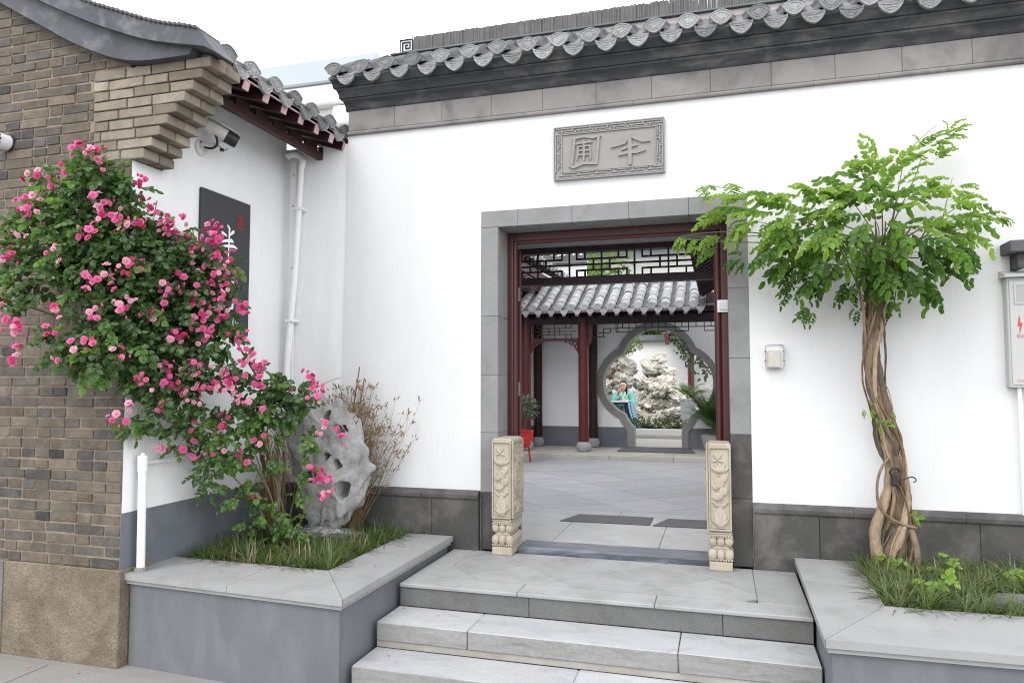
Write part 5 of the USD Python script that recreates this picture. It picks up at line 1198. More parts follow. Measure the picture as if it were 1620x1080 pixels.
for k in range(26):
    b = ROSE_BLOBS[(k * 3) % len(ROSE_BLOBS)]
    c_ = np.array(b[:3]); d_ = r1.normal(size=3); d_ /= np.linalg.norm(d_)
    if c_[0] < -1.6: d_[1] = -abs(d_[1])
    p0 = c_ - d_ * .12; p2 = c_ + d_ * (b[3] + .05) + [0, 0, .03]
    if p2[1] > -1.53 and p2[0] < -1.58: p2[1] = -1.62
    if p0[1] > -1.53 and p0[0] < -1.58: p0[1] = -1.58
    part(ro, "twig", tube(smooth_path([p0, (p0 + p2) / 2 + [0, 0, .02], p2], 8), np.linspace(.0032, .0014, 8), 5), twig_mat, True)
def old_roots():
    mb = MB()
    for k in range(60):
        a = np.array([-1.30 + r1.normal(0, .05), -.50 + r1.normal(0, .05), r1.uniform(.5, .85)])
        pts = [a]
        for j in range(5): pts.append(pts[-1] + [r1.normal(0, .025), r1.normal(0, .02), -r1.uniform(.05, .14)])
        pts = [p for p in pts if p[2] > .05]
        if len(pts) > 2: mb.add(tube(pts, np.linspace(.0022, .0010, len(pts)), 4, False))
    return mb
part(ro, "dry_roots", old_roots(), dry_mat, kind="stuff")
# blossoms: cupped rings of petals round a bud
def blossom(r_, s=.021, openness=1.0):
    mb = MB()
    for ring, (n, rad, up_, tl) in enumerate(((5, 1.0, .05, .30), (5, .80, .22, .72), (4, .52, .36, 1.10), (3, .30, .42, 1.35))):
        for k in range(n):
            a = 2 * PI * (k + .5 * ring) / n + r_.normal(0, .14)
            u_, v_ = np.meshgrid(np.linspace(0, 1, 4), np.linspace(-1, 1, 4), indexing="ij")
            wdt = .62 * rad * (.35 + .75 * np.sin(PI * (u_ * .62 + .12)))
            t_ = tl * openness + r_.normal(0, .10)
            x = rad * u_ * math.cos(t_) + .10 * rad * u_ ** 2
            z = rad * u_ * math.sin(t_) + up_ * .35 - .16 * u_ ** 3 * (1 if ring < 2 else .2) + .12 * v_ ** 2 * rad
            y = wdt * v_
            pts = np.c_[x.ravel(), y.ravel(), z.ravel()] + r_.normal(0, .018, (16, 3))
            pts = rot_z(pts, a)
            f = []
            for i in range(3):
                for j in range(3):
                    q = i * 4 + j; f += [(q, q + 4, q + 5), (q, q + 5, q + 1)]
            mb.add((pts * s, np.array(f)))
    b = trimesh.creation.icosphere(1)
    mb.add((b.vertices * [s * .26, s * .26, s * .34] + [0, 0, s * .42], b.faces))
    return mb.get()
def bud(r_, s=.011):
    b = trimesh.creation.icosphere(1); v = b.vertices * [s * .62, s * .62, s * 1.1]
    return v, b.faces
TB = [blossom(r1, .0172, 1 + r1.normal(0, .08)) for _ in range(6)]
nb_ = 0; rest = {0: MB(), 1: MB(), 2: MB()}; cnt = {0: 0, 1: 0, 2: 0}
mats = (petal_mat, petal_pale, petal_deep)
order = r1.permutation(len(BLOOMS))
for bi in order:
    x, y, z, n = BLOOMS[bi]
    m_ = int(r1.choice(3, p=[.56, .31, .13]))
    for j in range(n + (1 if r1.random() < .25 else 0)):
        off = r1.normal(0, 1, 3) * [.018, .012, .018] if n > 1 else np.zeros(3)
        pos = np.array([x, y - .035, z]) + off
        d_ = np.array([.25, -1.0, .35]) + r1.normal(0, .55, 3)
        d_ /= np.linalg.norm(d_)
        s1 = np.cross(d_, [.3, .1, 1]); s1 /= np.linalg.norm(s1); s2 = np.cross(d_, s1)
        R = np.stack([s1, s2, d_])[None]
        sc_ = np.array([r1.uniform(.62, 1.15) * (1.12 if n == 1 else 1.0)])
        mm = m_ if r1.random() < .75 else int(r1.integers(0, 3))
        T_ = TB[int(r1.integers(0, 6))]
        v, f = place(T_, R, pos[None], sc_)
        if nb_ < 300: part(ro, "blossom", (v, f), mats[mm], True); nb_ += 1
        else: rest[mm].add((v, f)); cnt[mm] += 1
for q in range(3):
    if cnt[q]: part(ro, "further_blossoms", rest[q], mats[q], True, kind="stuff")
mb = MB()
for bi in range(0, len(BLOOMS), 3):
    x, y, z, n = BLOOMS[bi]
    v, f = bud(r1, r1.uniform(.008, .012)); mb.add((v + [x + r1.normal(0, .03), y, z + r1.normal(0, .03)], f))
part(ro, "buds", mb, petal_deep, 60, kind="stuff")

# ------------------------------------------------------------------ trumpet vine trained as a small tree on the right
vt = thing("vine_tree", "vine trained as a small tree, twisted bare stems and light green crown", "vine", (2.58, -.19, .045))
tp = np.array(TRUNK); tp = np.vstack([[2.545, -.19, .03], tp[0] + [0, -.03, 0], tp[1:]]); tp[:, 1] = -.165
r2 = np.random.default_rng(55)
NS = 120
tc = smooth_path(tp, NS)
def strand(k, thick, rad0, tw, ph, mat_):
    s = np.linspace(0, 1, NS)
    rr_ = rad0 * (1 + .35 * np.sin(s * 11 + k * 1.7)) * (1 + 1.0 * np.clip((.22 - s) / .22, 0, 1)) * (1 + .6 * np.clip((s - .80) / .20, 0, 1))
    an = ph + tw * s * 2 * PI * .75
    wob = lambda o, f, a: (meshkit.fbm(np.c_[s * f, s * 0 + k * 2.3 + o, s * 0], 3, k + o) - .5) * a
    p = tc + np.c_[rr_ * np.cos(an) + wob(0, 9, .035), rr_ * .8 * np.sin(an) + wob(5, 9, .03), 0 * s]
    p[:, 1] = np.minimum(p[:, 1], -.06)
    th_ = thick * (1.12 - .40 * s) * (.72 + .62 * meshkit.fbm(np.c_[s * 34, s * 0 + k * 3, s * 0], 3, k + 40))
    v, f = tube(p, th_, 11)
    c_ = np.repeat(p, 11, 0); c_ = np.vstack([c_, p[0], p[-1]])
    v = v + (v - c_) * ((meshkit.fbm(v * [70, 70, 26], 3, k) - .5) * .75)[:, None]
    part(vt, "stem", (v, f), mat_, True)
MT = (bark_mat, bark_pale, bark_dark)
strand(0, .033, .018, 1.15, .3, bark_mat); strand(1, .029, .024, 1.15, 3.3, bark_dark)
for k in range(2, 13):
    strand(k, r2.uniform(.007, .016), r2.uniform(.026, .046), r2.uniform(.7, 1.7) * (1 if k % 3 else -1), 2 * PI * k / 11, MT[k % 3])
for k in range(13, 26):
    strand(k, r2.uniform(.0035, .0075), r2.uniform(.034, .054), r2.uniform(.9, 2.2) * (1 if k % 2 else -1), 2 * PI * k / 13, (bark_pale, bark_dark, stem_brown)[k % 3])
p = smooth_path([(2.475, -.20, .03), (2.455, -.20, .16), (2.445, -.20, .30), (2.485, -.19, .42), (2.525, -.175, .56), (2.53, -.165, .72)], 40)
v, f = tube(p, np.linspace(.036, .020, 40), 12); c_ = np.vstack([np.repeat(p, 12, 0), p[0], p[-1]]); v = v + (v - c_) * ((meshkit.fbm(v * [60, 60, 20], 3, 3) - .5) * .6)[:, None]
part(vt, "stem", (v, f), bark_pale, True)
p = smooth_path([(2.62, -.21, .03), (2.655, -.21, .14), (2.64, -.20, .28), (2.60, -.18, .42), (2.585, -.17, .58)], 22)
part(vt, "stem", tube(p, np.linspace(.022, .014, 22), 9), bark_mat, True)
p = smooth_path([(2.56, -.22, .35), (2.47, -.22, .45), (2.46, -.21, .55), (2.50, -.20, .68), (2.53, -.2, .72)], 20)
part(vt, "stem", tube(p, .0075, 7), bark_mat, True)
part(vt, "stem", tube(smooth_path([(2.46, -.215, .52), (2.50, -.225, .40), (2.60, -.225, .345), (2.66, -.2, .33)], 16), .007, 7), bark_mat, True)
for k in range(24):
    s0 = int(r2.integers(int(NS * .66), int(NS * .86))); st = tc[s0] + [r2.normal(0, .014), -.01, 0]
    fan = r2.uniform(-1, 1); tp_ = np.array([2.53 + .25 * fan, -.17 - .10 * r2.random(), 1.98 + .12 * r2.random() - .08 * abs(fan)])
    m_ = np.array([st[0] + (tp_[0] - st[0]) * .35 + r2.normal(0, .014), -.185 - .05 * r2.random(), st[2] + (tp_[2] - st[2]) * .5])
    p = smooth_path([st - [0, 0, .05], st, m_, tp_], 22)
    p = p + np.c_[(meshkit.fbm(np.c_[np.linspace(0, 6, 22), np.zeros(22) + k, np.zeros(22)], 2, k) - .5) * .03, np.zeros(22), np.zeros(22)]
    part(vt, "stem", tube(p, np.r_[.001, .004, np.linspace(r2.uniform(.006, .012), .0038, 20)], 7), (bark_mat, bark_pale, bark_dark, stem_brown)[k % 4], True)
TOP = tc[-1]
for k, b in enumerate(VINE_BLOBS):
    c_ = np.array(b[:3])
    mid_ = (TOP + c_) / 2 + [0, -.06, .03 if c_[2] > TOP[2] + .15 else -.02]
    st = tc[-1 - (k % 12)] + [r2.normal(0, .02), 0, 0]
    n_ = 16
    p = smooth_path([st, st + (mid_ - st) * .5 + [r2.normal(0, .02), -.02, .03], mid_, c_], n_)
    p[:, 1] = np.minimum(p[:, 1], -.02)
    if k >= 14 and k % 4: continue
    part(vt, "branch", tube(p, np.linspace(.006, .0020, n_), 6), bark_mat if k < 20 else twig_mat, True)
for a, b_ in (((2.624, -.10, 2.42), (2.86, -.09, 2.66)), ((2.82, -.1, 2.06), (3.17, -.09, 2.10)), ((1.80, -.16, 2.30), (1.52, -.14, 2.385)), ((1.85, -.22, 2.05), (1.38, -.20, 2.06)), ((2.86, -.10, 2.05), (2.93, -.09, 2.34))):
    a, b_ = np.array(a), np.array(b_)
    part(vt, "branch", tube(smooth_path([a, (a + b_) / 2 + [0, -.01, .015], b_], 10), np.linspace(.0036, .0014, 10), 6), twig_mat, True)
TV = [compound(4, .200, .074, .285, r2, .46, 60, .45, .0017, .80, 6) for _ in range(8)]
TVn = [compound(4, .165, .063, .28, r2, .42, 58, .40, .0015, .80, 6) for _ in range(7)]
P, D = blob_points(VINE_BLOBS, 92, r2, .20); BR = np.array(BALL_R)
P[:, 1] = np.where(P[:, 1] > -.035, -.035 - r2.random(len(P)) * .06, P[:, 1])
ok = ~((P[:, 2] < 1.68) & (r2.random(len(P)) < .35))
P, D, BR = P[ok], D[ok], BR[ok]
C0 = np.array([2.50, -.10, 1.95])
outd = P - C0; outd /= np.linalg.norm(outd, axis=1, keepdims=True)
up_part = P[:, 2] > 2.12
dirs = outd * [1.15, .5, .55] + D * .30 + r2.normal(0, .30, P.shape) + np.where(up_part[:, None], [0, -.40, .10], [0, -.34, -.30 - .0])
dirs[:, 1] = np.minimum(dirs[:, 1], .12)
nrm = r2.normal(0, .26, P.shape) + [0, -.70, 1.0]
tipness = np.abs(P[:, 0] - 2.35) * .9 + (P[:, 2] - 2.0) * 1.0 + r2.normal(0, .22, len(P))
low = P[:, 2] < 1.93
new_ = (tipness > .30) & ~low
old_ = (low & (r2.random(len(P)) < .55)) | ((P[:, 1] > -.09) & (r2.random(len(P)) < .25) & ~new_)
front_ = np.argsort(P[:, 1] + r2.normal(0, .05, len(P)))
P, dirs, nrm, new_, old_, BR = P[front_], dirs[front_], nrm[front_], new_[front_], old_[front_], BR[front_]
sc_ = r2.uniform(.62, 1.08, len(P)) * np.clip(BR / .095, .50, 1.0)
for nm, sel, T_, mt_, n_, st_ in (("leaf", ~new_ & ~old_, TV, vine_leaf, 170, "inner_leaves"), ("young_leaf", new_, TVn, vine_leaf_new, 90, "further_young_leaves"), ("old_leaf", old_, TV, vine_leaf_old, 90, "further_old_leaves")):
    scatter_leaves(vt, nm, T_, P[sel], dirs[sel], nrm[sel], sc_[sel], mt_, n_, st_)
for (x, z) in ((2.47, .90), (2.56, .93), (2.64, .40), (2.43, 1.0)):
    n_ = 5; pp = np.tile([x, -.21, z], (n_, 1)) + r2.normal(0, .012, (n_, 3)); dd = r2.normal(0, 1, (n_, 3)) * [1, .4, 1] + [0, -.3, .1]
    R = frames(dd, r2.normal(0, .3, (n_, 3)) + [0, -.8, .6]); 
    part(vt, "shoot", place(TVn[0], R, pp, .26), vine_leaf_new)
bg_ = thing("black_clip", "black plastic clip tied round the twisted vine stems near their foot", "clip", (2.545, -.24, .60))
part(bg_, "clip_body", bx(2.525, 2.562, -.262, -.215, .565, .625, .008), black_plastic)
part(bg_, "clip_jaw", tube(smooth_path([(2.53, -.25, .625), (2.52, -.26, .65), (2.55, -.25, .665), (2.57, -.235, .64)], 12), .006, 7), black_plastic, True)
part(bg_, "tie", tube(smooth_path([(2.56, -.24, .60), (2.60, -.24, .606), (2.645, -.23, .615), (2.66, -.22, .60), (2.645, -.22, .585)], 14), .0035, 6), black_plastic, True)

# ------------------------------------------------------------------ scholar rock, dry grass, lily turf
def scholar():
    p = ico5.vertices.copy()
    q = p * [.285, .165, .47]
    n1 = meshkit.fbm(p * 1.75 + 23, 3, 3) - .5
    n2 = 1 - np.abs(2 * meshkit.fbm(p * 2.0 + 4, 3, 9) - 1)
    n3 = meshkit.fbm(p * 7 + 2, 3, 5) - .5
    r = 1 + .85 * n1 - .16 * n2 ** 3 + .06 * n3
    q = q * r[:, None]
    t = (q[:, 2] + .47) / .94
    q[:, 0] += .05 * np.sin(t * 5.0) + .02; q[:, 0] *= .80 + .34 * np.exp(-((t - .62) / .30) ** 2)
    m = m3.Manifold(m3.Mesh(vert_properties=q.astype(np.float32), tri_verts=ico5.faces.astype(np.uint32)))
    for cx_, cz_, a, b, ang in ((.055, .335, .030, .068, 15), (.10, .09, .026, .032, 0), (-.035, -.06, .046, .040, 30), (.165, .03, .030, .036, 0), (.17, .26, .050, .030, 20), (.20, -.14, .05, .07, 10), (-.10, .18, .03, .05, 0)):
        e = trimesh.creation.icosphere(3); v = e.vertices * [a, .5, b]; v += (meshkit.fbm(e.vertices * 2 + cx_ * 40, 3, 2)[:, None] - .5) * .03
        v = trimesh.transform_points(v, trimesh.transformations.rotation_matrix(math.radians(ang), [0, 1, 0])) + [cx_, -.32, cz_]
        m = m - m3.Manifold(m3.Mesh(vert_properties=v.astype(np.float32), tri_verts=e.faces.astype(np.uint32)))
    g_ = m.refine_to_length(.016).to_mesh()
    tm_ = trimesh.Trimesh(np.array(g_.vert_properties[:, :3], float), np.array(g_.tri_verts), process=True)
    trimesh.smoothing.filter_taubin(tm_, lamb=.55, nu=.5, iterations=12)
    v_ = np.asarray(tm_.vertices); nn = np.asarray(tm_.vertex_normals)
    v_ = v_ + nn * ((meshkit.fbm(v_ * 16, 3, 4) - .5) * .022)[:, None]
    return v_ + [-1.015, -.36, .575], tm_.faces
sr = thing("scholar_rock", "grey pitted standing rock with holes in the left planter behind the rose", "rock", (-1.0, -.36, .08))
part(sr, "rock", scholar(), rock_mat, 50)
v, f = stone(77, (.25, .15, .085), ico4, .5, 1.6); part(sr, "foot_stone", (v + [-.99, -.40, .115], f), rock_mat, 50)

dg = thing("dry_shrub", "straw-coloured dead shrub behind the grey rock against the white wall", "shrub", (-1.0, -.15, .05))
r3 = np.random.default_rng(8)
mb = MB(); lf_ = leaflet(1, .12, .03, .1, 2); lp, ld = [], []
for k in range(330):
    x0 = r3.uniform(-1.16, -.86); an = r3.normal(.02, .17) + (x0 + 1.0) * 1.0
    L = r3.uniform(.70, 1.06) if r3.random() < .7 else r3.uniform(.5, .8)
    pts = [np.array([x0, r3.uniform(-.24, -.10), .10])]
    d_ = np.array([math.sin(an), r3.normal(0, .06), math.cos(an)])
    for j in range(6):
        d_ = d_ + r3.normal(0, .07, 3); d_ /= np.linalg.norm(d_)
        pts.append(pts[-1] + d_ * L / 6); 
        pts[-1][1] = min(pts[-1][1], -.065)
    mb.add(tube(pts, np.linspace(.0026, .0009, 7), 4, False))
    for j in range(3, 7):
        for _ in range(4):
            lp.append(pts[j] + r3.normal(0, .012, 3)); ld.append(d_ + r3.normal(0, .6, 3))
for k in range(3):
    a = np.array([-.84, -.12, .72]); mb.add(tube(smooth_path([a, a + [.10, 0, .06 + .02 * k], a + [.20 + .03 * r3.random(), 0, .10 + .05 * r3.normal()]], 7), np.linspace(.003, .001, 7), 4, False))
    for _ in range(12): lp.append(a + [.1 + .12 * r3.random(), 0, .05 + .10 * r3.random()]); ld.append(r3.normal(0, 1, 3))
part(dg, "twigs", mb, dry_mat, kind="stuff")
lp, ld = np.array(lp), np.array(ld); lp[:, 1] = np.minimum(lp[:, 1], -.065)
part(dg, "dead_leaves", place(lf_, frames(ld, r3.normal(0, .5, lp.shape) + [0, -1, .3]), lp, r3.uniform(.018, .045, len(lp))), dry_mat, kind="stuff")
for x0, x1, z0, z1 in ((-.96, -.88, .70, 1.26), (-.90, -.84, .8, 1.18)): part(dg, "bare_stalk", tube([(x0, -.13, z0), (x1, -.12, z1)], [.006, .004], 6), stem_brown)

def tuft(r_, n, L0, L1, w, mat_):
    mb = MB()
    for k in range(n):
        a, L = r_.uniform(0, 2 * PI), r_.uniform(L0, L1)
        lean = r_.uniform(.35, 1.75)
        t = np.linspace(0, 1, 6)
        r_x = L * (t * math.sin(lean * .5) + .42 * lean * t ** 2 * .6); z = L * (t * math.cos(lean * .55) - .50 * lean * t ** 2.4 * .7)
        wd = w * (1 - t ** 2.2) + .0004
        c, s = math.cos(a), math.sin(a)
        ctr = np.c_[c * r_x, s * r_x, z]; sd = np.c_[-s * wd, c * wd, 0 * wd]
        v = np.vstack([ctr - sd, ctr + sd]); f = []
        for i in range(5): f += [(i, i + 1, 7 + i), (i, 7 + i, 6 + i)]
        mb.add((v + [r_.normal(0, .008), r_.normal(0, .008), 0], np.array(f)))
    return mb.get()
def turf(label, poly, n, seed, skip=(), zg=.044):
    r_ = np.random.default_rng(seed)
    pth = numbered("/World", "lily_turf")
    pi = UsdGeom.PointInstancer.Define(stage, pth)
    tag(pi.GetPrim(), label, "grass", None, "stuff"); ORG[pth] = np.zeros(3)
    protos = []
    for k in range(6):
        m_ = grass_dry if k == 5 else grass_mat
        q = part(pi.GetPrim(), "tuft", tuft(r_, 22 if k < 5 else 11, .14, .29, .0037, m_), m_); protos.append(q.GetPath())
    pi.CreatePrototypesRel().SetTargets(protos)
    pos = []
    x0, y0, x1, y1 = poly.bounds
    while len(pos) < n:
        p = Point(r_.uniform(x0, x1), r_.uniform(y0, y1))
        if poly.contains(p) and not any(h.contains(p) for h in skip): pos.append((p.x, p.y, zg))
    pi.CreatePositionsAttr(Vt.Vec3fArray([Gf.Vec3f(*map(float, p)) for p in pos]))
    pi.CreateProtoIndicesAttr(Vt.IntArray([int(i) for i in r_.choice(6, n, p=[.175, .175, .175, .165, .16, .15])]))
    an = r_.uniform(0, 2 * PI, n)
    pi.CreateOrientationsAttr(Vt.QuathArray([Gf.Quath(float(math.cos(a / 2)), 0.0, 0.0, float(math.sin(a / 2))) for a in an]))
    pi.CreateScalesAttr(Vt.Vec3fArray([Gf.Vec3f(float(s), float(s), float(s * h)) for s, h in zip(r_.uniform(.62, 1.0, n), r_.uniform(.5, .95, n))]))
turf("dark green strappy grass filling the left planter round the rose and the rock", Polygon([(-1.50, -1.065), (-.545, -1.09), (-.535, -.09), (-1.55, -.09)]), 590, 61, [Point(-1.0, -.36).buffer(.13)])
r6 = np.random.default_rng(19)
for k, (x, y, lab) in enumerate(((2.62, -.74, "small light green weed in the grass in front of the vine foot"), (2.78, -.30, "small light green weed in the grass right of the vine foot"), (3.12, -.36, "small light green weed in the grass near the wall plinth at the right edge"), (2.50, -.30, "small light green weed in the grass left of the vine foot"))):
    wd_ = thing("weed", lab, "weed", (x, y, .045), "weeds in the right planter")
    n_ = 9; pp = np.c_[r6.normal(x, .03, n_), r6.normal(y, .03, n_), r6.uniform(.12, .20, n_)]
    part(wd_, "stem", tube([(x, y, .045), (x + .01, y - .005, .12), (x, y, .19)], .0018, 5), twig_mat)
    part(wd_, "leaves", place(TR[k], frames(r6.normal(0, 1, (n_, 3)) * [1, 1, .3], r6.normal(0, .3, (n_, 3)) + [0, -.4, 1]), pp, r6.uniform(.7, 1.1, n_)), vine_leaf_new, kind="stuff")
flat = Polygon([(2.78, -.80), (3.6, -.83), (3.6, -.56), (2.92, -.60)])
turf("green and straw strappy grass filling the right planter round the vine stems", Polygon([(2.36, -.925), (4.0, -.91), (4.0, -.09), (2.385, -.09)]), 860, 62, [flat.buffer(.03)])
fs = thing("flat_stone", "flat grey stone slab lying in the grass of the right planter", "stone", (3.2, -.69, .06))
part(fs, "slab", ext(flat.buffer(-.01).buffer(.01), .04, .105, "xy"), granite_riser)

# fallen petals
r5 = np.random.default_rng(77)
PET = [(x, y, .0915, "small pink petal fallen on the coping of the left planter") for x, y in ((-1.36, -1.13), (-1.30, -1.16), (-1.24, -1.12), (-1.17, -1.15), (-1.05, -1.17), (-.98, -1.13), (-.92, -1.2), (-.80, -1.15), (-.74, -1.13), (-.72, -1.17), (-1.42, -1.2), (-.36, -.12), (-.30, -.5), (-.33, -.95), (-1.1, -1.3))]
PET += [(x, y, .0015, "small pink petal fallen on the landing in front of the doorway") for x, y in ((.05, -.3), (.9, -.5))]
PET += [(x, y, -.1280, "small pink petal fallen on the upper step") for x, y in ((-.13, -.96), (.1, -1.02))]
PET += [(x, y, -.2580, "small pink petal fallen on the lower step") for x, y in ((-.05, -1.3),)]
PET += [(x, y, GZ + .0135, "small pink petal fallen on the street pavement by the brick wall") for x, y in ((-2.05, -1.66), (-1.72, -1.64))]
for x, y, z, lab in PET:
    t_ = thing("fallen_petal", lab, "petal", (x, y, z), lab.replace("small pink petal fallen", "pink petals fallen"))
    v, f = leaflet(.017, .40, .003, -.004, 2); v = rot_z(v, r5.uniform(0, 6)); 
    part(t_, "petal", (v * r5.uniform(.8, 1.2) + [x, y, z + .0015], f), petal_mat)

# ------------------------------------------------------------------ pots and plants in the courtyard and garden
def leafy(parent, name, c, r, n, T, mat_, seed, sq=(1, 1, 1), stuff=True):
    r_ = np.random.default_rng(seed); d = r_.normal(size=(n, 3)); d /= np.linalg.norm(d, axis=1, keepdims=True)
    P_ = np.array(c) + d * np.array(sq) * r * (r_.random((n, 1)) ** .5)
    part(parent, name, place(T, frames(d + r_.normal(0, .5, d.shape), r_.normal(0, .4, d.shape) + [0, -.5, .9]), P_, r_.uniform(.7, 1.2, n)), mat_, kind="stuff")
p1 = thing("flower_pot", "red glazed pot on a red stand half hidden behind the left carved pier", "pot", (-1.13, 5.2, 0))
part(p1, "pot", lathe([(.07, .21), (.115, .24), (.15, .33), (.165, .44), (.178, .455), (.160, .462), (.150, .44)], (-1.13, 5.2, 0), 22), red_pot, 40)
for a in (.5, 2.6, 4.7): part(p1, "stand_leg", tube([(-1.13 + .10 * math.cos(a), 5.2 + .10 * math.sin(a), .22), (-1.13 + .12 * math.cos(a), 5.2 + .12 * math.sin(a), 0.0)], .014, 8), red_pot, 40)
s1 = thing("potted_shrub", "small pale green shrub growing in the red pot", "shrub", (-1.10, 5.2, .44))
part(s1, "trunk", tube([(-1.12, 5.2, .42), (-1.08, 5.19, .56), (-1.05, 5.18, .72)], [.014, .011, .007], 7), stem_brown, 40)
leafy(s1, "foliage", (-1.03, 5.16, .80), .175, 230, leaflet(.062, .26, .006, .01, 2), pot_leaf, 5, (.75, .7, 1.05))

def palm(t, base, n, L, seed, mat_, emin=.55, sag=.32):
    r_ = np.random.default_rng(seed)
    lt = leaflet(1, .055, .02, .12, 2)
    for k in range(n):
        a, e = r_.uniform(0, 2 * PI), r_.uniform(emin, 1.42)
        ln = L * r_.uniform(.7, 1.1); d0 = np.array([math.cos(a) * math.cos(e), math.sin(a) * math.cos(e), math.sin(e)])
        tt = np.linspace(0, 1, 10)
        pts = np.array(base) + tt[:, None] * ln * d0 + np.c_[0 * tt, 0 * tt, -sag * ln * tt ** 2.2] + np.c_[tt * math.cos(a), tt * math.sin(a), 0 * tt] * ln * .18 * tt[:, None]
        st = part(t, "frond_stem", tube(pts, np.linspace(.006, .002, 10), 4), twig_mat)
        ps, ds = [], []
        for q in np.linspace(.28, 1, 20):
            i = q * 9; i0 = min(8, int(i)); c_ = pts[i0] + (pts[i0 + 1] - pts[i0]) * (i - i0); dd = pts[i0 + 1] - pts[i0]; dd /= np.linalg.norm(dd)
            sd = np.cross(dd, [0, 0, 1]); sd /= np.linalg.norm(sd) + 1e-6
            for s in (-1, 1): ps.append(c_); ds.append(dd * .75 + sd * s * .8 + [0, 0, -.22])
        ps, ds = np.array(ps), np.array(ds)
        part(st, "frond", place(lt, frames(ds, np.tile([0., -.25, 1.], (len(ds), 1))), ps, r_.uniform(.8, 1.1, len(ps)) * ln * (.26 if sag > .3 else .19)), mat_)
pm = thing("palm", "leafy bamboo palm standing in front of the gallery wall right of the moon gate", "palm", (1.52, 6.75, .3))
palm(pm, (1.53, 6.80, .34), 34, .90, 3, palm_leaf, 1.15, .16)
palm(pm, (1.56, 6.72, .34), 34, .62, 12, palm_leaf, .85, .22)
p2 = thing("flower_pot", "dark pot holding the bamboo palm, mostly hidden by the right pier", "pot", (1.52, 6.8, .07))
part(p2, "pot", lathe([(.13, .068), (.17, .16), (.20, .30), (.205, .33), (.18, .335)], (1.52, 6.8, 0), 20), cement_pot, 40)
p3 = thing("planter_box", "grey cement planter box beside the rockery seen through the moon gate", "planter", (1.0, 9.85, .24))
part(p3, "box", ext(Polygon([(.885, .24), (1.125, .24), (1.155, .80), (.855, .80)]), 9.72, 9.98), cement_pot)
part(p3, "rim", bx(.845, 1.165, 9.71, 9.99, .78, .82, .006), cement_pot)
p4 = thing("palm", "small palm growing in the grey cement planter box", "palm", (1.0, 9.85, .82))
palm(p4, (1.0, 9.85, .80), 13, .50, 8, palm_leaf)

hg = thing("hedge", "low clipped green hedge along the white kerb beyond the moon gate", "hedge", kind="stuff", loc=(.3, 9.72, .2))
r_ = np.random.default_rng(4); n_ = 1500
P_ = np.c_[r_.uniform(-1.2, 1.9, n_), r_.uniform(9.58, 9.95, n_), .22 + .17 * r_.random(n_) ** .6 + .02 * np.sin(np.arange(n_))]
d_ = r_.normal(0, .7, (n_, 3)) + [0, -.3, .8]
part(hg, "foliage", place(leaflet(.055, .22, .006, .008, 2), frames(d_, r_.normal(0, .5, (n_, 3)) + [0, -.6, .8]), P_, r_.uniform(.7, 1.2, n_)), hedge_mat, kind="stuff")

cp = thing("hanging_creeper", "grey-green creeper hanging inside the upper right of the moon gate", "creeper", (1.0, 9.0, 1.9))
r_ = np.random.default_rng(14); mb = MB(); ps = []
for k in range(12):
    a = np.array([.60 + .55 * r_.random(), 8.8 + .3 * r_.random(), 2.25 - .2 * r_.random()])
    L = .35 + .45 * r_.random(); pts = [a + np.array([.38 * t + .03 * math.sin(5 * t + k), 0, -L * 1.05 * t]) for t in np.linspace(0, 1, 8)]
    mb.add(tube(pts, .004, 4, False)); ps += [p + r_.normal(0, .04, 3) for p in pts for _ in range(7)]
part(cp, "stems", mb, stem_brown, kind="stuff")
ps = np.array(ps); dn = r_.normal(0, .6, ps.shape) + [0, -.2, -.5]
part(cp, "foliage", place(leaflet(.085, .27, .008, .015, 2), frames(dn, r_.normal(0, .5, ps.shape) + [0, -.8, .5]), ps, r_.uniform(.7, 1.2, len(ps))), M("creeper_leaf", (.16, .22, .12), .3, 10, .6, 40, .1, island=.45), kind="stuff")

bs = thing("bonsai", "sparse yellow-green shrub growing on top of the left side of the rockery", "shrub", (-.45, 11.1, 1.95))
part(bs, "trunk", tube(smooth_path([(-.50, 11.1, 1.80), (-.42, 11.08, 1.95), (-.30, 11.05, 2.02), (-.22, 11.0, 2.10)], 12), np.linspace(.018, .006, 12), 7), stem_brown, True)
for k, (x, z, r0) in enumerate(((-.22, 2.12, .16), (-.38, 2.02, .14), (-.12, 1.98, .13), (-.30, 1.86, .12), (-.52, 1.98, .12))): leafy(bs, "foliage", (x, 11.02, z), r0, 70, leaflet(.07, .26, .008, .01, 2), tree_leaf, 30 + k)

gwall = thing("garden_wall", "plain white garden wall behind the rockery with a dark tiled top", "wall", (.2, 12.6, 0))
part(gwall, "wall", bx(-4.0, .93, 12.5, 12.7, 0, 2.10), gallery_wall_mat)
part(gwall, "coping", ext(Polygon([(12.38, 2.101), (12.38, 2.14), (12.6, 2.28), (12.82, 2.14), (12.82, 2.101)]), -4.0, .93, "yz"), tile_dark)
pv = thing("pavilion", "red columned pavilion with white wall beside the rockery", "pavilion", (1.4, 12.2, 0))
part(pv, "column", tube([(.985, 12.1, .05), (.985, 12.1, 2.6)], .075, 16), red_bright, 40)
part(pv, "wall", bx(1.10, 3.2, 12.4, 12.6, .05, 2.6), far_white)
part(pv, "roof", ext(Polygon([(11.4, 2.30), (11.4, 2.36), (12.6, 3.0), (13.8, 2.36), (13.8, 2.30)]), .35, 3.4, "yz"), tile_dark)
part(pv, "hanging_post", bx(.46, .54, 11.44, 11.52, 1.98, 2.34, .01), red_bright)
part(pv, "eave_beam", bx(.36, 3.3, 11.45, 11.53, 2.22, 2.31, .006), beam_wood)

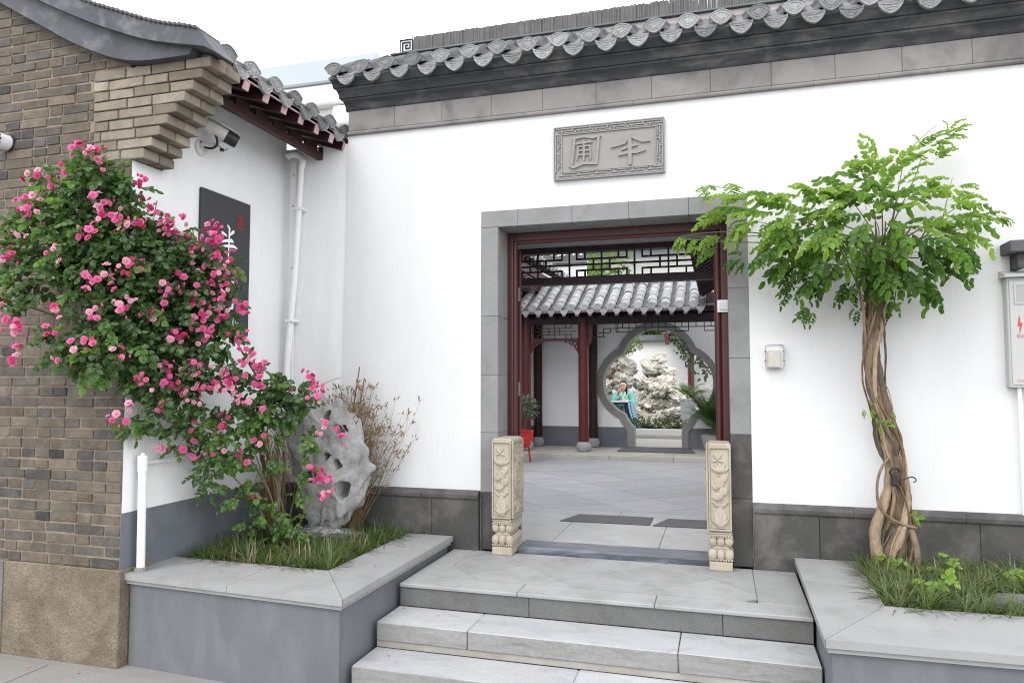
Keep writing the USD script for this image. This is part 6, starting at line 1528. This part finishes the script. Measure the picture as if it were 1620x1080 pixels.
hall = thing("hall", "large white hall with grey tiled eave rising behind the gallery roof", "hall", (.5, 16, 0))
part(hall, "wall", bx(-1.9, 6.0, 15.0, 22, 0, 4.75), far_white)
part(hall, "plaster_frieze", bx(-1.905, 6.0, 14.99, 14.9995, 4.55, 4.78), far_grey)
rf3 = part(hall, "roof", ext(Polygon([(14.5, 4.80), (14.5, 4.87), (18.5, 7.2), (22.5, 4.87), (22.5, 4.80)]), -2.1, 6.3, "yz"), far_dark)
for k in range(28): part(rf3, "cap_tile", tube([(-2.0 + .3 * k, 14.46, 4.93), (-2.0 + .3 * k, 18.4, 7.23)], .085, 6), tile_dark)
wg = thing("gable_wall", "white courtyard wall with a thick grey tiled coping left of the hall", "wall", (-2, 9.6, 0))
part(wg, "wall", bx(-4.0, -.98, 9.5, 9.72, 0, 3.56), white_wall)
part(wg, "coping", bx(-4.0, -.95, 9.42, 9.80, 3.561, 3.60, .01), dark_tile_edge)
mb = MB(); x = -3.0; r_ = np.random.default_rng(3)
while x < -.98:
    w = r_.uniform(.014, .022); mb.add(bx(x, x + w * .92, 9.5, 9.72, 3.6005, 3.745 + r_.normal(0, .005), .002)); x += w
part(wg, "standing_tiles", mb, ridge_mat, kind="stuff")
fb_ = thing("distant_building", "modern white building with a grey parapet far behind the gate wall", "building", (-14, 18, GZ))
part(fb_, "wall", bx(-26, -9.2, 16.0, 26, GZ, 10.25), far_white)
part(fb_, "cornice", bx(-26.4, -8.9, 15.6, 26.4, 10.26, 10.95, .05), far_white)
part(fb_, "parapet", bx(-26.5, -8.8, 15.5, 26.5, 10.96, 11.75, .05), far_grey)
part(fb_, "downpipe", tube([(-10.1, 15.8, GZ), (-10.1, 15.8, 10.2)], .10, 10), white_trim, 40)
part(fb_, "pipe_hopper", bx(-10.4, -9.8, 15.55, 15.95, 9.55, 10.15, .05), white_trim)

def tree(label, loc, H, R, n, seed, mat_=tree_leaf):
    t = thing("tree", label, "tree", loc); r_ = np.random.default_rng(seed); o = np.array(loc, float)
    part(t, "trunk", tube(smooth_path([o, o + [.1, 0, H * .35], o + [-.05, .1, H * .7], o + [.05, 0, H * .95]], 14), np.linspace(.14, .03, 14), 8), bark_mat, True)
    cl = [(o + [r_.normal(0, R * .5), r_.normal(0, R * .45), H * r_.uniform(.55, 1.02)], R * r_.uniform(.28, .5)) for _ in range(16)]
    for c_, q in cl[:6]: part(t, "limb", tube(smooth_path([o + [0, 0, H * .5], (o + [0, 0, H * .6] + c_) / 2, c_], 8), np.linspace(.05, .012, 8), 6), bark_mat, True)
    P_, D_ = [], []
    for c_, q in cl:
        d = r_.normal(size=(n, 3)); d /= np.linalg.norm(d, axis=1, keepdims=True); P_.append(c_ + d * q * r_.random((n, 1)) ** .45); D_.append(d)
    P_, D_ = np.vstack(P_), np.vstack(D_)
    part(t, "crown", place(leaflet(.16, .26, .02, .03, 2), frames(D_ + r_.normal(0, .6, D_.shape), r_.normal(0, .5, D_.shape) + [0, -.4, .9]), P_, r_.uniform(.7, 1.3, len(P_))), mat_, kind="stuff")
tree("broad light green tree rising behind the grey-coped wall left of the hall", (-2.6, 13.0, 0), 4.6, 1.9, 330, 5)
tree("smaller green tree seen over the garden wall through the moon gate top", (-.15, 13.6, 0), 2.9, .9, 180, 9)

# ------------------------------------------------------------------ seated singer at a small table
tb = thing("table", "small dark table with a white and pale blue cloth in front of the rockery", "table", (-.45, 10.15, .2))
part(tb, "table_top", bx(-.95, -.14, 9.98, 10.38, .700, .735, .006), navy_cloth)
for x in (-.90, -.19): 
    for y in (10.02, 10.34): part(tb, "leg", bx(x - .02, x + .02, y - .02, y + .02, .2, .6995, .004), dark_wood)
xs_, zs_ = np.meshgrid(np.linspace(0, 1, 8), np.linspace(0, 1, 9)); 
yy = 9.97 - .012 * np.sin(xs_ * 14) - .02 * zs_
X_ = -.20 + .135 * xs_ + .14 * zs_ ** 1.6
V_ = np.c_[X_.ravel(), yy.ravel(), (.737 - .50 * zs_).ravel()]; i_ = np.arange(8)[:, None] * 8 + np.arange(7)[None]
F_ = np.stack([i_, i_ + 1, i_ + 9, i_ + 8], -1).reshape(-1, 4)
part(tb, "blue_cloth", (V_, F_), blue_cloth, True)
V2 = V_.copy(); V2[:, 0] -= .085; V2[:, 1] += .01
part(tb, "navy_cloth", (V2, F_), navy_cloth, True)
part(tb, "white_cloth", bx(-.90, -.22, 10.0, 10.34, .7355, .752, .005), M("white_table_cloth", (.78, .79, .80), .05))
part(tb, "paper_stack", bx(-.80, -.66, 10.05, 10.2, .7525, .785, .006), white_trim)

pn = thing("person", "woman in a teal robe sitting at the table and singing into a microphone", "person", (-.36, 10.55, .2))
O = np.array([-.36, 10.55, .0])
def body(bones, edge=.03, it=6, lam=.5):
    ms = []
    for a, ra, b, rb_ in bones:
        s_ = [m3.Manifold.sphere(ra, 16).translate([float(q) for q in a]), m3.Manifold.sphere(rb_, 16).translate([float(q) for q in b])]
        ms.append(m3.Manifold.batch_hull(s_))
    m = ms[0]
    for q in ms[1:]: m = m + q
    m = m.refine_to_length(edge); g_ = m.to_mesh()
    tm_ = trimesh.Trimesh(np.array(g_.vert_properties[:, :3], float), np.array(g_.tri_verts), process=True)
    trimesh.smoothing.filter_taubin(tm_, lamb=lam, iterations=it)
    return np.asarray(tm_.vertices) + O, tm_.faces
hd = np.array([.0, -.06, 1.075])
sL, sR = np.array([-.165, 0, .885]), np.array([.165, 0, .885])
eL, eR = np.array([-.215, -.10, .68]), np.array([.225, -.08, .66])
hL, hR = np.array([-.075, -.19, .955]), np.array([.06, -.30, .78])
part(pn, "body", body([((0, .0, .52), .12, (0, 0, .82), .11), ((0, 0, .85), .05, (0, -.03, .99), .045), (hd, .078, hd + [0, -.015, -.055], .058), (sL, .045, eL, .036), (eL, .036, hL, .026), (sR, .045, eR, .036), (eR, .036, hR, .026), (sL, .05, sR, .05),
    ((-.09, 0, .48), .085, (-.10, -.38, .46), .065), ((.09, 0, .48), .085, (.10, -.38, .46), .065), ((-.10, -.38, .46), .06, (-.10, -.36, .25), .04), ((.10, -.38, .46), .06, (.10, -.36, .25), .04),
    (hL, .028, hL + [.02, -.03, .03], .022), (hR, .026, hR + [-.05, -.03, -.01], .020)], .022), skin, True)
part(pn, "robe", body([((0, .01, .46), .155, (0, .01, .80), .128), (sL, .062, sR, .062), (sL, .060, eL, .066), (eL, .066, eL * .45 + hL * .55, .062), (sR, .060, eR, .066), (eR, .066, eR * .35 + hR * .65, .058), ((0, 0, .80), .13, (0, .0, .89), .065)], .025), teal_cloth, True)
part(pn, "skirt", body([((-.09, 0, .46), .135, (-.12, -.36, .45), .10), ((.09, 0, .46), .135, (.12, -.36, .45), .10), ((-.12, -.37, .45), .10, (-.13, -.37, .24), .11), ((.12, -.37, .45), .10, (.13, -.37, .24), .11), ((0, .05, .44), .15, (0, .02, .25), .17)], .035), teal_dark, True)
part(pn, "sash", body([((-.13, -.02, .60), .035, (.13, -.02, .60), .035), ((0, -.10, .60), .05, (0, -.12, .60), .05)], .03), teal_dark, True)
part(pn, "collar", body([((-.05, -.045, .94), .020, (0, -.125, .80), .016), ((.05, -.045, .94), .020, (0, -.125, .80), .016)], .02), M("pale_collar", (.62, .74, .70), .05), True)
part(pn, "hair", body([(hd + [0, .034, .030], .083, hd + [0, .042, -.02], .076), (hd + [-.055, .01, .0], .036, hd + [-.065, .03, -.13], .024), (hd + [.055, .01, .0], .036, hd + [.070, .02, -.20], .022), (hd + [0, .05, -.03], .055, (0, .10, .80), .035)], .02), hair_mat, True)
fz = hd[1] - .083
for s in (-1, 1):
    part(pn, "eye", body([((s * .026, fz + .008, 1.078), .0075, (s * .034, fz + .012, 1.078), .006)], .01, 2), hair_mat, True)
    part(pn, "eyebrow", body([((s * .018, fz + .006, 1.098), .004, (s * .040, fz + .014, 1.097), .0035)], .01, 2), hair_mat, True)
part(pn, "nose", body([((0, fz + .006, 1.07), .007, (0, fz - .006, 1.048), .010)], .01, 2), skin, True)
part(pn, "lips", body([((-.014, fz + .010, 1.022), .007, (.014, fz + .010, 1.022), .007)], .008, 2), lip_mat, True)
hb_ = O + hL + [.02, -.03, .03]
hand = MB()
for k in range(4):
    z_ = hb_[2] + .018 - .013 * k
    q = [(hb_[0] - .02, hb_[1] - .005, z_), (hb_[0] + .0, hb_[1] - .028, z_), (hb_[0] + .022, hb_[1] - .026, z_ - .002), (hb_[0] + .028, hb_[1] - .008, z_ - .003)]
    hand.add(tube(smooth_path(q, 8), np.linspace(.0078, .006, 8), 7))
hand.add(tube(smooth_path([(hb_[0] - .012, hb_[1], hb_[2] + .03), (hb_[0] + .008, hb_[1] - .016, hb_[2] + .042), (hb_[0] + .024, hb_[1] - .016, hb_[2] + .040)], 7), np.linspace(.009, .007, 7), 7))
part(pn, "hand_fingers", hand, skin, True)
hb2 = O + hR + [-.05, -.03, -.01]; hand = MB()
for k in range(4):
    hand.add(tube(smooth_path([hb2 + [.0, -.004 + .0, .0], hb2 + [-.035, -.012 + .012 * k, .004], hb2 + [-.070 + .004 * k, -.016 + .014 * k, -.008]], 7), np.linspace(.0078, .006, 7), 7))
hand.add(tube(smooth_path([hb2 + [.01, -.02, 0], hb2 + [-.015, -.034, .004], hb2 + [-.04, -.036, -.004]], 6), np.linspace(.009, .007, 6), 7))
part(pn, "hand_fingers", hand, skin, True)
mc_ = thing("microphone", "black hand microphone held to the singing woman's mouth", "microphone", (-.40, 10.33, 1.0))
a_ = O + np.array([-.052, -.235, .955]); b_ = O + np.array([-.020, -.195, 1.015])
part(mc_, "handle", tube([a_ - (b_ - a_) * 1.2, b_], [.011, .014], 10), black_plastic, 40)
bb = trimesh.creation.icosphere(2); part(mc_, "head", (bb.vertices * .022 + b_, bb.faces), grey_metal, True)
st_ = thing("stool", "low dark stool under the seated woman in the teal robe", "stool", (-.36, 10.57, .2))
part(st_, "seat", bx(-.54, -.18, 10.40, 10.74, .34, .38, .008), dark_wood)
for x in (-.51, -.21):
    for y in (10.43, 10.71): part(st_, "leg", bx(x - .02, x + .02, y - .02, y + .02, .2, .3395), dark_wood)
